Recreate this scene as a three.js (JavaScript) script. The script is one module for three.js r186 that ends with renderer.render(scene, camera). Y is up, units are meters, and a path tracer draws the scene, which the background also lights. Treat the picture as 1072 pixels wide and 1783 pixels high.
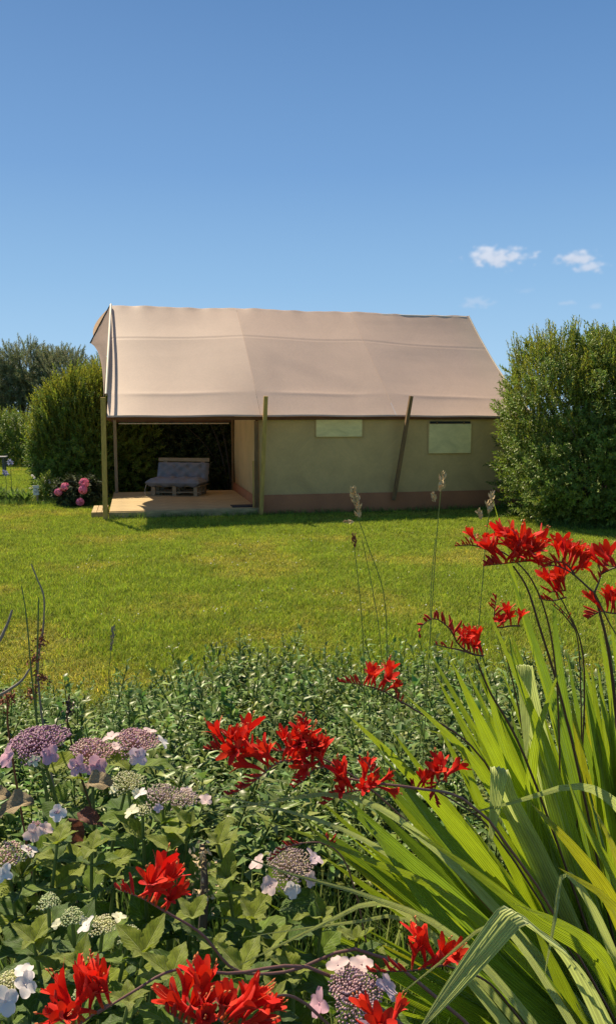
import * as THREE from 'three';
import { mergeGeometries } from 'three/addons/utils/BufferGeometryUtils.js';
import { RoundedBoxGeometry } from 'three/addons/geometries/RoundedBoxGeometry.js';
import { ImprovedNoise } from 'three/addons/math/ImprovedNoise.js';

// ---------------------------------------------------------------- camera, sky, sun, exposure
const scene = new THREE.Scene();
const V = (x = 0, y = 0, z = 0) => new THREE.Vector3(x, y, z);
const R = THREE.MathUtils.degToRad;
const EYE = 2.2, PITCH = R(7);
const camera = new THREE.PerspectiveCamera(66, 615 / 1024, 0.05, 600);
camera.position.set(0, EYE, 0);
camera.rotation.x = -PITCH;

const noise = new ImprovedNoise();
function fbm(x, y, z = 0, o = 4) { let s = 0, a = 0.5, f = 1; for (let i = 0; i < o; i++) { s += a * noise.noise(x * f, y * f, z * f + i * 7.3); a *= 0.5; f *= 2.03; } return s; }
const clamp = (v, a = 0, b = 1) => Math.min(b, Math.max(a, v));
const sstep = (a, b, v) => { const t = clamp((v - a) / (b - a)); return t * t * (3 - 2 * t); };

// a point of the place from the direction it was sighted in (1072 x 1783 grid) and its distance in front of the viewer
const FOC = 891.5 / Math.tan(R(33));
function at(px, py, d) {
  const xc = (px - 536) / FOC, yc = (891.5 - py) / FOC, c = Math.cos(PITCH), s = Math.sin(PITCH);
  const dz = -(c + yc * s), k = d / -dz;
  return V(xc * k, EYE + (-s + yc * c) * k, -d);
}

const SUN = V(-0.419, 1.0, -0.644).normalize();
// each cloud: sighted centre, half size and weight, in degrees of azimuth and elevation
const CLOUDS = [
  [868, 449, 60, 20, 1.0, 1], [830, 445, 22, 9, .55, 2], [905, 449, 26, 7, .5, 3],
  [1003, 450, 34, 15, .95, 4], [1028, 466, 24, 12, .8, 5],
  [832, 526, 32, 12, .32, 6], [985, 528, 14, 5, .28, 7], [1036, 532, 14, 6, .25, 8], [915, 508, 18, 6, .14, 9],
].map(([px, py, rx, ry, w, sd]) => { const p = at(px, py, 10).sub(camera.position).normalize(); return { az: Math.atan2(p.x, -p.z), el: Math.asin(p.y), rx: rx / FOC, ry: ry / FOC, w, sd }; });
const EXPO = 1.75;
// air colour by the sine of elevation, as exposed
const AIR = [[0, .46, .69, .88], [.08, .375, .61, .86], [.156, .285, .51, .79], [.28, .180, .365, .67], [.438, .108, .25, .52], [.7, .08, .19, .43], [1, .07, .165, .39]];
const SW = 4096, SH = 2048, sky = new Float32Array(SW * SH * 4);
{
  const d = V();
  for (let j = 0; j < SH; j++) {
    const el = ((j + 0.5) / SH - 0.5) * Math.PI, se = Math.sin(el), ce = Math.cos(el);
    for (let i = 0; i < SW; i++) {
      const ph = ((i + 0.5) / SW - 0.5) * 2 * Math.PI;
      d.set(ce * Math.cos(ph), se, ce * Math.sin(ph));
      const up = Math.max(0, se);
      let k = 0; while (k < AIR.length - 2 && up > AIR[k + 1][0]) k++;
      const ft = clamp((up - AIR[k][0]) / (AIR[k + 1][0] - AIR[k][0]));
      let [r, g, b] = [1, 2, 3].map(q => (AIR[k][q] + (AIR[k + 1][q] - AIR[k][q]) * ft) / EXPO);
      const cs = Math.max(0, d.dot(SUN)), aur = (0.05 * Math.pow(cs, 4) + 0.3 * Math.pow(cs, 40)) / EXPO;
      r += aur * 0.80; g += aur * 0.9; b += aur;
      if (el > 0 && el < 0.5 && d.z < 0) {
        const az = Math.atan2(d.x, -d.z);
        let m = 0, lit = 0;
        for (const c of CLOUDS) {
          const u = (az - c.az) / c.rx, v = (el - c.el) / c.ry;
          if (Math.abs(u) > 2 || Math.abs(v) > 2.2) continue;
          const q = fbm(az * 90 + c.sd * 3, el * 150, c.sd, 5), q2 = fbm(az * 30, el * 60, c.sd + 5, 3);
          const base = 1 - Math.sqrt(u * u + (v > 0 ? v * v : v * v * 1.5)) + q * 1.1 + q2 * 0.7;
          const k = c.w * sstep(0.02, 0.75, base);
          if (k > m) { m = k; lit = clamp(0.75 + 0.25 * v + q * 0.5); }
        }
        if (m > 0) { m *= 0.86; r += (0.74 / EXPO * (0.75 + 0.25 * lit) - r) * m; g += (0.79 / EXPO * (0.76 + 0.24 * lit) - g) * m; b += (0.90 / EXPO * (0.78 + 0.22 * lit) - b) * m; }
      }
      if (el < 0) { const k = sstep(0, -0.15, el); r += (0.10 - r) * k; g += (0.12 - g) * k; b += (0.06 - b) * k; }
      const o = (j * SW + i) * 4; sky[o] = r; sky[o + 1] = g; sky[o + 2] = b; sky[o + 3] = 1;
    }
  }
}
const skyTex = new THREE.DataTexture(sky, SW, SH, THREE.RGBAFormat, THREE.FloatType);
skyTex.mapping = THREE.EquirectangularReflectionMapping; skyTex.magFilter = THREE.LinearFilter; skyTex.needsUpdate = true;
scene.background = skyTex; scene.environment = skyTex;

const sun = new THREE.DirectionalLight(0xffecce, 5.0);
sun.position.copy(SUN).multiplyScalar(60).add(V(0, 0, -12)); sun.target.position.set(0, 0, -12);
sun.castShadow = true; sun.shadow.mapSize.set(4096, 4096);
Object.assign(sun.shadow.camera, { left: -25, right: 25, top: 25, bottom: -25, near: 1, far: 140 });
scene.add(sun, sun.target);

const renderer = new THREE.WebGLRenderer({ antialias: true });
renderer.setSize(615, 1024);
renderer.shadowMap.enabled = true;
renderer.toneMapping = THREE.LinearToneMapping;
renderer.toneMappingExposure = EXPO;

// ---------------------------------------------------------------- helpers
let seed = 12345;
function rnd() { seed |= 0; seed = seed + 0x6D2B79F5 | 0; let t = Math.imul(seed ^ seed >>> 15, 1 | seed); t = t + Math.imul(t ^ t >>> 7, 61 | t) ^ t; return ((t ^ t >>> 14) >>> 0) / 4294967296; }
const rr = (a, b) => a + (b - a) * rnd();
const pick = a => a[Math.floor(rnd() * a.length)];
const gauss = () => (rnd() + rnd() + rnd() + rnd() - 2) * 1.0;
const rv = () => { const v = V(gauss(), gauss(), gauss()); return v.lengthSq() < 1e-6 ? V(0, 1, 0) : v.normalize(); };
const lin = (r, g, b) => new THREE.Color().setRGB(r, g, b);

const taken = {};
function numbered(n) { const k = taken[n] = (taken[n] ?? -1) + 1; return k ? `${n}_${String(k).padStart(3, '0')}` : n; }
function shadows(o) { o.castShadow = true; o.receiveShadow = true; return o; }
function tag(o, label, category, group) { o.userData.label = label; o.userData.category = category; if (group) o.userData.group = group; return o; }
function thing(name, label, category, pos = V(), turn = 0, group) {
  const g = new THREE.Group(); g.name = numbered(name); g.position.copy(pos); g.rotation.y = turn; scene.add(g);
  return tag(g, label, category, group);
}
function part(name, geo, mat, parent, pos, rot) {
  const m = shadows(new THREE.Mesh(geo, mat)); m.name = name;
  if (pos) m.position.copy(pos); if (rot) m.rotation.set(...rot);
  parent.add(m); return m;
}
function top(name, geo, mat, label, category, group) { const m = shadows(new THREE.Mesh(geo, mat)); m.name = numbered(name); scene.add(m); return tag(m, label, category, group); }
function struct(name, geo, mat) { const m = shadows(new THREE.Mesh(geo, mat)); m.name = name; m.userData.kind = 'structure'; scene.add(m); return m; }
function scatter(name, geo, mat, list, parent = scene) {           // list of [matrix, colour]
  const im = shadows(new THREE.InstancedMesh(geo, mat, list.length)); im.name = name; im.userData.kind = 'stuff';
  list.forEach(([m, c], i) => { im.setMatrixAt(i, m); if (c) im.setColorAt(i, c); });
  parent.add(im); return im;
}
const M4 = (p, q, s) => new THREE.Matrix4().compose(p, q, typeof s === 'number' ? V(s, s, s) : s);
const YUP = V(0, 1, 0);
function aim(dir, spin = 0) { const q = new THREE.Quaternion().setFromUnitVectors(YUP, dir.clone().normalize()); return q.multiply(new THREE.Quaternion().setFromAxisAngle(YUP, spin)); }

// mesh builder
class MB {
  constructor() { this.p = []; this.i = []; this.c = []; this.u = []; this.n = 0; this.col = [1, 1, 1]; }
  v(x, y, z, u = 0, w = 0) { this.p.push(x, y, z); this.u.push(u, w); this.c.push(...this.col); return this.n++; }
  vv(a, u = 0, w = 0) { return this.v(a.x, a.y, a.z, u, w); }
  t(a, b, c) { this.i.push(a, b, c); }
  q(a, b, c, d) { this.i.push(a, b, c, a, c, d); }
  // a leaf folded along its midrib: four triangles
  leaf(base, dir, nor, len, wid, droop = 0.15, wide = 0.45) {
    const side = V().crossVectors(dir, nor).normalize(), n = V().crossVectors(side, dir).normalize();
    const mid = base.clone().addScaledVector(dir, len * wide).addScaledVector(n, len * 0.05);
    const tip = base.clone().addScaledVector(dir, len).addScaledVector(n, -len * droop);
    const a = this.vv(base, .5, 0), l = this.vv(mid.clone().addScaledVector(side, -wid / 2).addScaledVector(n, wid * .18), 0, wide), c = this.vv(mid, .5, wide), r = this.vv(mid.clone().addScaledVector(side, wid / 2).addScaledVector(n, wid * .18), 1, wide), e = this.vv(tip, .5, 1);
    this.t(a, c, l); this.t(a, r, c); this.t(l, c, e); this.t(c, r, e);
  }
  tube(pts, r0, r1, seg = 5, rough = 0) {
    let prev = null; const up = V(0.31, 0.2, 0.93).normalize(); let acc = 0;
    for (let k = 0; k < pts.length; k++) {
      const d = (k < pts.length - 1 ? pts[k + 1].clone().sub(pts[k]) : pts[k].clone().sub(pts[k - 1])).normalize();
      if (k) acc += pts[k].distanceTo(pts[k - 1]);
      const a = V().crossVectors(d, Math.abs(d.dot(up)) > .95 ? V(1, 0, 0) : up).normalize(), b = V().crossVectors(d, a);
      const f = k / (pts.length - 1), rad = r0 + (r1 - r0) * f; const ring = [];
      for (let s = 0; s <= seg; s++) { const an = s / seg * Math.PI * 2, q = rad * (1 + rough * (Math.sin(k * 7.1 + s * 2.7))); ring.push(this.vv(pts[k].clone().addScaledVector(a, Math.cos(an) * q).addScaledVector(b, Math.sin(an) * q), s / seg, acc)); }
      if (prev) for (let s = 0; s < seg; s++) this.q(prev[s], ring[s], ring[s + 1], prev[s + 1]);
      prev = ring;
    }
    return this;
  }
  blob(c, r, rx = 1, ry = 1, rz = 1, q = null) {                 // small octahedral bead
    const pts = [V(1, 0, 0), V(-1, 0, 0), V(0, 1, 0), V(0, -1, 0), V(0, 0, 1), V(0, 0, -1)].map(p => { p.set(p.x * r * rx, p.y * r * ry, p.z * r * rz); if (q) p.applyQuaternion(q); return this.vv(p.add(c)); });
    for (const [a, b, d] of [[0, 2, 4], [4, 2, 1], [1, 2, 5], [5, 2, 0], [4, 3, 0], [1, 3, 4], [5, 3, 1], [0, 3, 5]]) this.t(pts[a], pts[b], pts[d]);
  }
  geo(colors = true) {
    const g = new THREE.BufferGeometry();
    g.setAttribute('position', new THREE.Float32BufferAttribute(this.p, 3));
    g.setAttribute('uv', new THREE.Float32BufferAttribute(this.u, 2));
    if (colors) g.setAttribute('color', new THREE.Float32BufferAttribute(this.c, 3));
    g.setIndex(this.i); g.computeVertexNormals(); return g;
  }
}
const curve = (pts, n, tension = 0.5) => new THREE.CatmullRomCurve3(pts, false, 'centripetal', tension).getPoints(n);

// ---------------------------------------------------------------- textures
function tex(w, h, f, srgb = true) {
  const a = new Uint8Array(w * h * 4);
  for (let j = 0; j < h; j++) for (let i = 0; i < w; i++) { const [r, g, b] = f(i / w, j / h); const o = (j * w + i) * 4; a[o] = clamp(r) * 255; a[o + 1] = clamp(g) * 255; a[o + 2] = clamp(b) * 255; a[o + 3] = 255; }
  const t = new THREE.DataTexture(a, w, h); t.wrapS = t.wrapT = THREE.RepeatWrapping; t.magFilter = THREE.LinearFilter; t.minFilter = THREE.LinearMipmapLinearFilter; t.generateMipmaps = true;
  if (srgb) t.colorSpace = THREE.SRGBColorSpace; t.needsUpdate = true; return t;
}
function tileNoise(u, v, f, z, o = 4) {                            // repeats at 0..1
  const a = u * Math.PI * 2, b = v * Math.PI * 2; let s = 0, am = .5, fr = f / (2 * Math.PI);
  for (let i = 0; i < o; i++) { s += am * noise.noise(Math.cos(a) * fr + z, Math.sin(a) * fr + Math.cos(b) * fr * 1.01 + i * 3.7, Math.sin(b) * fr + z * 1.3); am *= .5; fr *= 2; }
  return s;
}
const woodTex = tex(512, 512, (u, v) => {                           // grain runs along u
  const g = tileNoise(u * 1, v, 10, 2, 3) * .6 + noise.noise(u * 6, v * 90, 3) * .35 + noise.noise(u * 3, v * 40, 9) * .3;
  const k = .78 + g * .28; return [k, k * .985, k * .95];
});
const weaveTex = tex(256, 256, (u, v) => { const k = .5 + .25 * Math.sin(u * Math.PI * 2 * 40) + .25 * Math.sin(v * Math.PI * 2 * 40) + tileNoise(u, v, 9, 5) * .3; return [k, k, k]; }, false);
const clothTex = tex(512, 512, (u, v) => { const k = .93 + tileNoise(u, v, 4, 1, 5) * .12 + tileNoise(u, v, 40, 8, 2) * .05; return [k, k * .99, k * .975]; });
const flyTex = tex(512, 512, (u, v) => { const k = .95 + tileNoise(u, v, 5, 1, 3) * .035 + tileNoise(u, v, 60, 8, 2) * .05; return [k, k * .995, k * .985]; });
const lawnTex = tex(1024, 1024, (u, v) => {
  const p = tileNoise(u, v, 9, 1, 5), q = tileNoise(u, v, 60, 4, 3), r = tileNoise(u, v, 22, 7, 4);
  const dry = sstep(.05, .35, p + r * .4), k = .9 + q * .9;
  return [(.37 + .07 * dry) * k, (.43 + .01 * dry) * k, (.12 + .04 * dry) * k];
});
const soilTex = tex(512, 512, (u, v) => { const k = .17 + tileNoise(u, v, 26, 3, 5) * .2; return [k * 1.15, k * .95, k * .72]; });
const bladeTex = tex(128, 256, (u, v) => { const s = .5 + .5 * Math.cos(u * Math.PI * 2 * 9); const k = .84 + .13 * s + noise.noise(u * 30, v * 3, 2) * .08 + noise.noise(u * 4, v * 9, 6) * .08; return [k * 1.0, k, k * .9]; });
const bladeBump = tex(128, 16, u => { const s = .5 + .5 * Math.cos(u * Math.PI * 2 * 9); return [s, s, s]; }, false);
function veins(u, v) {                                             // hydrangea leaf veins, u across 0..1, v along
  const x = Math.abs(u - .5) * 2; let k = Math.exp(-x * x * 900) * 1.0;
  const q = (v - x * .34) * 8.5, f = Math.abs(q - Math.round(q)); k = Math.max(k, Math.exp(-f * f * 260) * (1 - x * .5));
  const q2 = (v * 1.0 + x * .9) * 30, f2 = Math.abs(q2 - Math.round(q2)); k = Math.max(k, Math.exp(-f2 * f2 * 60) * .25);
  return k;
}
const veinCol = tex(256, 256, (u, v) => { const k = veins(u, v), n = tileNoise(u, v, 7, 3, 4); const b = .80 + n * .22; return [b + k * .16, b + k * .14, b * .9 + k * .10]; });
const veinBump = tex(256, 256, (u, v) => { const k = 1 - veins(u, v) * .9; return [k, k, k]; }, false);

// ---------------------------------------------------------------- materials
const std = (c, o = {}) => new THREE.MeshStandardMaterial({ color: c, roughness: .85, side: THREE.DoubleSide, ...o });
const leafy = (c, o = {}) => new THREE.MeshPhysicalMaterial({ color: c, transmission: .4, thickness: 0, side: THREE.DoubleSide, clearcoat: .10, clearcoatRoughness: .45, specularIntensity: .35, ...o, roughness: 1 });
const bumpT = (t, rx, ry) => { const c = t.clone(); c.repeat.set(rx, ry); c.needsUpdate = true; return c; };
const M = {
  lawn: std(lin(1, 1, 1), { map: lawnTex, roughness: 1 }),
  soil: std(lin(1, 1, 1), { map: soilTex, roughness: 1, bumpMap: soilTex, bumpScale: .02 }),
  grass: leafy(lin(.30, .355, .026), { roughness: .6, transmission: .4 }),
  longgrass: leafy(lin(.14, .23, .035), { transmission: .4 }),
  fly: leafy(lin(.76, .565, .43), { map: flyTex, bumpMap: bumpT(weaveTex, 6, 6), bumpScale: .0004, transmission: .3, clearcoat: .8, clearcoatRoughness: .5, specularIntensity: .3 }),
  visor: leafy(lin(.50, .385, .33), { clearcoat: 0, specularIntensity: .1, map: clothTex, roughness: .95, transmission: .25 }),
  wall: std(lin(.68, .46, .19), { map: clothTex, bumpMap: bumpT(weaveTex, 6, 6), bumpScale: .0005 }),
  skirt: std(lin(.46, .175, .065), { map: clothTex, roughness: .75 }),
  blind: std(lin(.97, .80, .37), { map: clothTex, roughness: .9 }),
  dark: std(lin(.02, .018, .015)),
  pole: std(lin(.62, .52, .38), { roughness: .6 }),
  rope: std(lin(.05, .045, .05)),
  timber: std(lin(.78, .52, .13), { map: woodTex }),
  timberDark: std(lin(.36, .21, .085), { map: woodTex }),
  beam: std(lin(.22, .10, .055), { map: woodTex }),
  plankA: std(lin(.66, .50, .24), { map: woodTex }),
  plankB: std(lin(.62, .47, .225), { map: woodTex }),
  plankC: std(lin(.69, .53, .27), { map: woodTex }),
  pallet: std(lin(.50, .37, .22), { map: woodTex }),
  cushion: std(lin(.205, .215, .24), { map: clothTex, bumpMap: bumpT(weaveTex, 8, 8), bumpScale: .001, roughness: .95 }),
  mat: std(lin(.02, .018, .017), { roughness: 1 }),
  bark: std(lin(.09, .07, .05), { roughness: 1 }),
  sign: std(lin(.62, .62, .58)),
  signInk: std(lin(.08, .08, .08)),
  tableGrey: std(lin(.06, .065, .07), { roughness: .5 }),
  hedge: leafy(lin(.165, .245, .03), { clearcoat: .35, clearcoatRoughness: .35, transmission: .38 }),
  hedgeYoung: leafy(lin(.25, .31, .032), { roughness: .5, transmission: .45 }),
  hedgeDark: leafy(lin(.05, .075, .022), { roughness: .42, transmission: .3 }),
  willow: leafy(lin(.20, .245, .12), { transmission: .42 }),
  phlox: leafy(lin(.135, .23, .04), { clearcoat: .4, clearcoatRoughness: .35, transmission: .32 }),
  croc: leafy(lin(.41, .55, .026), { map: bladeTex, bumpMap: bladeBump, bumpScale: .0012, roughness: .45, transmission: .55 }),
  crocGreen: leafy(lin(.25, .39, .03), { map: bladeTex, bumpMap: bladeBump, bumpScale: .0012, roughness: .42, transmission: .55 }),
  crocPale: leafy(lin(.62, .73, .27), { map: bladeTex, bumpMap: bladeBump, bumpScale: .0012, roughness: .5, transmission: .55 }),
  crocYellow: leafy(lin(.52, .55, .025), { map: bladeTex, bumpMap: bladeBump, bumpScale: .0012, roughness: .5, transmission: .55 }),
  red: leafy(lin(.68, .014, .006), { roughness: .45, transmission: .3, vertexColors: true }),
  bud: leafy(lin(.45, .03, .018), { roughness: .5, transmission: .15 }),
  stemDark: std(lin(.085, .045, .03), { roughness: .5 }),
  stemPurple: std(lin(.20, .095, .075), { roughness: .5 }),
  stemGreen: std(lin(.12, .17, .04), { roughness: .6 }),
  straw: std(lin(.56, .43, .23)),
  rust: std(lin(.25, .085, .035)),
  twig: std(lin(.24, .20, .16)),
  hyA: leafy(lin(.235, .38, .032), { map: veinCol, bumpMap: veinBump, bumpScale: .0014, roughness: .45, transmission: .48 }),
  hyB: leafy(lin(.13, .25, .03), { map: veinCol, bumpMap: veinBump, bumpScale: .0014, roughness: .45, transmission: .48 }),
  hyC: leafy(lin(.37, .47, .04), { map: veinCol, bumpMap: veinBump, bumpScale: .0014, roughness: .5, transmission: .48 }),
  hyRed: leafy(lin(.36, .13, .10), { map: veinCol, bumpMap: veinBump, bumpScale: .0025, roughness: .5, transmission: .25 }),
  hyDry: std(lin(.44, .34, .23), { map: veinCol, bumpMap: veinBump, bumpScale: .0025 }),
  lilac: leafy(lin(.70, .42, .50), { roughness: .7, transmission: .35 }),
  paleLilac: leafy(lin(.70, .56, .63), { roughness: .7, transmission: .35 }),
  pinkish: leafy(lin(.74, .58, .55), { roughness: .7, transmission: .35 }),
  cream: leafy(lin(.78, .76, .52), { roughness: .7, transmission: .35 }),
  whitish: leafy(lin(.82, .77, .73), { roughness: .7, transmission: .35 }),
  beads: std(lin(1, 1, 1), { vertexColors: true, roughness: .7 }),
  pinkMop: leafy(lin(.86, .26, .40), { roughness: .7, transmission: .25 }),
  clover: std(lin(.75, .75, .68)),
  blueUmbel: leafy(lin(.34, .36, .55), { roughness: .7, transmission: .2 }),
};

// ---------------------------------------------------------------- ground
{
  const g = new THREE.PlaneGeometry(500, 500, 1, 1); g.rotateX(-Math.PI / 2);
  const uv = g.attributes.uv; for (let i = 0; i < uv.count; i++) uv.setXY(i, uv.getX(i) * 500 / 7, uv.getY(i) * 500 / 7);
  struct('ground', g, M.lawn);
}
const bedH = (x, d) => 0.012 + 0.55 * (1 - sstep(2.2, 5.0, d + .25 * fbm(x * .7, d * .2, 3))) + .05 * fbm(x * 2, d * 2, 1);
const bedEdge = x => 5.35 + .5 * fbm(x * .6, 2, 5) + .12 * fbm(x * 3, 4, 5);
{
  const m = new MB(), nx = 70, nd = 60;
  for (let j = 0; j <= nd; j++) for (let i = 0; i <= nx; i++) {
    const x = -4.5 + 9 * i / nx, d = -1 + (bedEdge(x) + 1) * j / nd, e = Math.min(1, Math.min(j === nd ? 0 : 1, 1));
    m.v(x, j === nd ? -.01 : bedH(x, d), -d, x / 1.2, d / 1.2);
  }
  for (let j = 0; j < nd; j++) for (let i = 0; i < nx; i++) { const a = j * (nx + 1) + i; m.q(a, a + 1, a + nx + 2, a + nx + 1); }
  struct('flower_bed_ground', m.geo(false), M.soil);
}

// ---------------------------------------------------------------- safari tent on its deck
const TENT = V(-4.13, 0, -16.38), TURN = R(12.5);
const box = (w, h, d, r = .004) => new RoundedBoxGeometry(w, h, d, 1, r);
function grainBox(w, h, d, r = .004) { const g = box(w, h, d, r), p = g.attributes.position, u = g.attributes.uv, o = rnd() * 7; const L = w >= h && w >= d ? 0 : h >= d ? 1 : 2; for (let i = 0; i < p.count; i++) { const c = [p.getX(i), p.getY(i), p.getZ(i)]; const a = c[L], b = c[(L + 1) % 3] + c[(L + 2) % 3]; u.setXY(i, a / 1.6 + o, b / .7 + o * .37); } return g; }
function beam(name, a, b, w, h, mat, parent) {                     // squared timber from a to b
  const L = a.distanceTo(b), g = grainBox(w, L, h, .006), m = part(name, g, mat, parent, a.clone().add(b).multiplyScalar(.5));
  m.quaternion.setFromUnitVectors(YUP, b.clone().sub(a).normalize()); return m;
}
const DECK = .2, RIDGE = V(0, 4.85, -3.3), LEN = 9.62;
{
  const deck = thing('wooden_deck', 'pale timber deck raised above the lawn under the tent porch', 'deck', TENT, TURN);
  const mats = [M.plankA, M.plankB, M.plankC], W = 4.18 / 30, variants = [0, 1, 2, 3].map(() => grainBox(3.24, .03, W - .006, .004));
  for (let k = 0; k < 30; k++) part('plank', variants[k % 4], mats[(k * 7 + (k >> 2)) % 3], deck, V(1.6, DECK - .015 + (k % 3) * .0006, -.02 - W * (k + .5)));
  part('fascia_board', grainBox(3.26, .165, .035), M.plankB, deck, V(1.6, .096, .005));
  part('end_board', grainBox(.035, .15, 4.1), M.plankB, deck, V(-.005, .095, -2.1));
  for (const x of [.1, 1.1, 2.1, 3.1]) part('joist', grainBox(.06, .15, 4.1), M.timberDark, deck, V(x, .085, -2.12));
  part('platform', grainBox(6.1, .12, 4.1), M.timberDark, deck, V(6.35, .12, -2.12));
  for (let k = 0; k < 6; k++) part('foot_block', box(.2, .07, .2), M.timberDark, deck, V(.25 + k * 1.7, .03, -.3));
  const step = thing('wooden_step', 'low timber step at the open end of the deck', 'step', TENT.clone().add(V(-.3, 0, -.35)), TURN);
  for (let k = 0; k < 3; k++) part('plank', grainBox(.1, .03, 1.3), mats[k], step, V(-.13 + k * .107, .145, -.5));
  part('side_board', grainBox(.32, .12, .03), M.plankB, step, V(-.02, .07, .13)); part('side_board', grainBox(.32, .12, .03), M.plankB, step, V(-.02, .07, -1.1));
  const tx = new THREE.Matrix4().compose(TENT, new THREE.Quaternion().setFromAxisAngle(YUP, TURN), V(1, 1, 1));
  const mg = grainBox(.56, .018, .42, .006); const mt = top('door_mat', mg, M.mat, 'black door mat lying on the deck by the tent wall', 'door mat');
  mt.position.copy(V(2.86, DECK + .0105, -.33).applyMatrix4(tx)); mt.rotation.y = TURN;
}
{
  const tent = thing('safari_tent', 'large beige and brown canvas safari tent with open porch', 'tent', TENT, TURN);
  // front slope: height field over (x along, s down the slope), sagging between ridge, purlins and rafters
  const rafters = [0, 3.16, 6.22, LEN], out = [-.07, .09, .02, -.17];
  const eaveZ = x => .27 - .034 * x + .01 * Math.sin(x * 2.1);
  function roofPoint(x, s) {
    const e = V(x, 2.2 + .006 * Math.sin(x * 1.05 * Math.PI) , eaveZ(x)), r = V(x + .06 - .033 * x, RIDGE.y + .012 * Math.sin(x * 2.2), RIDGE.z);
    let k = 0; while (k < 2 && x > rafters[k + 1]) k++;
    const f = clamp((x - rafters[k]) / (rafters[k + 1] - rafters[k]));
    const p = r.clone().lerp(e, s), n = V(0, .79, .61);
    let h = out[k] + (out[k + 1] - out[k]) * f; h *= Math.sin(Math.PI * clamp(s * .9 + .05));
    const purl = s < .31 ? [0, .31] : s < .82 ? [.31, .82] : [.82, 1], fs = (s - purl[0]) / (purl[1] - purl[0]);
    h -= (.004 + .035 * (purl[1] - purl[0])) * 4 * fs * (1 - fs) * (.35 + .65 * Math.sin(Math.PI * f));
    h -= .025 * Math.sin(Math.PI * f) * Math.sin(Math.PI * s);
    h -= .006 * Math.exp(-Math.pow((s - .318) / .005, 2)) ;                            // stitched lap
    h += .006 * Math.exp(-Math.pow((s - .825) / .012, 2)) * sstep(.02, .3, f) * sstep(1, .55, f); // fold over the purlin
    if (k === 1) { const q = (s - .50) - (f - .1) * .40; h -= .016 * sstep(-.10, .06, q) * sstep(.8, .5, Math.abs(f - .5) * 2) * sstep(.95, .75, s); }  // slanting pull crease
    const w = k === 2 ? 1 : .35;
    h += .008 * w * fbm(x * .5 + s * .8, s * 9, 3, 2) * sstep(0, .3, f + (k === 2 ? .1 : .2)) + .002 * fbm(x * 2, s * 3, 8, 2);
    h += .012 * Math.exp(-s * 26) * Math.sin(x * 9) * Math.sin(x * 2.3);               // puckers along the ridge
    return p.addScaledVector(n, h);
  }
  for (let k = 0; k < 3; k++) {
    const m = new MB(), nx = 60, ns = 110, a = rafters[k] + (k ? .002 : 0), b = rafters[k + 1] - .002;
    for (let j = 0; j <= ns; j++) for (let i = 0; i <= nx; i++) { const x = a + (b - a) * i / nx, p = roofPoint(x, j / ns); m.vv(p, x / 2.2, j / ns * 1.7); }
    for (let j = 0; j < ns; j++) for (let i = 0; i < nx; i++) { const q = j * (nx + 1) + i; m.q(q, q + nx + 1, q + nx + 2, q + 1); }
    part('roof_panel', m.geo(false), M.fly, tent);
  }
  { // back slope
    const m = new MB(), nx = 60, ns = 30;
    for (let j = 0; j <= ns; j++) for (let i = 0; i <= nx; i++) {
      const x = LEN * i / nx, s = j / ns, fl = Math.exp(-x * 2.2) * .45 * Math.sin(Math.PI * Math.min(1, s * 2)) * (s < .5 ? 1 : 1);
      m.v(x + (.06 - .033 * x) * (1 - s) - fl, RIDGE.y - .022 - 2.25 * s - .05 * Math.sin(Math.PI * s), RIDGE.z - 2.7 * s, x / 2.2, s * 1.7);
    }
    for (let j = 0; j < ns; j++) for (let i = 0; i < nx; i++) { const q = j * (nx + 1) + i; m.q(q, q + 1, q + nx + 2, q + nx + 1); }
    part('back_roof_panel', m.geo(false), M.fly, tent);
  }
  const hem = new MB(); for (let k = 0; k < 60; k++) { const a = roofPoint(LEN * k / 60, 1), b = roofPoint(LEN * (k + 1) / 60, 1), q = [V(0, 0, 0), V(0, -.035, .012)]; const i0 = hem.vv(a), i1 = hem.vv(b), i2 = hem.vv(b.clone().add(q[1])), i3 = hem.vv(a.clone().add(q[1])); hem.q(i0, i3, i2, i1); }
  part('roof_hem', hem.geo(false), M.fly, tent);
  // visor sheet between ridge end, its outer tip and the corner post
  const Rp = RIDGE.clone().add(V(.05, 0, 0)), Tp = V(-.47, 3.98, -3.8), Bp = V(-.06, 2.56, .06);
  {
    const m = new MB(), n = 26;
    for (let j = 0; j <= n; j++) { const f = j / n;
      const inner = Rp.clone().lerp(Bp, f);
      // outer edge: first along the dark rope to the tip, then in a hollow curve down to the post
      let o; const c = .40;
      if (f < c) { const g = f / c; o = Rp.clone().lerp(Tp, g).add(V(0, -.012 * Math.abs(Math.sin(g * Math.PI * 9)), 0)); }
      else { const g = (f - c) / (1 - c); const C = V(-.12, 3.75, -2.6); o = Tp.clone().multiplyScalar((1 - g) * (1 - g)).addScaledVector(C, 2 * g * (1 - g)).addScaledVector(Bp, g * g); }
      for (let i = 0; i <= 10; i++) { const u = i / 10, p = inner.clone().lerp(o, u); p.z -= .12 * Math.sin(Math.PI * u) * Math.sin(Math.PI * f); p.z += .015 * Math.sin(f * 60) * u * u * sstep(.5, .35, f); m.vv(p, u * .4, f * 1.6); }
    }
    for (let j = 0; j < n; j++) for (let i = 0; i < 10; i++) { const q = j * 11 + i; m.q(q, q + 1, q + 12, q + 11); }
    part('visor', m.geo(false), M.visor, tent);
    part('edge_rope', new MB().tube([Rp, Rp.clone().lerp(Tp, .5).add(V(-.01, .0, 0)), Tp], .014, .016).geo(false), M.rope, tent);
  }
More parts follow.
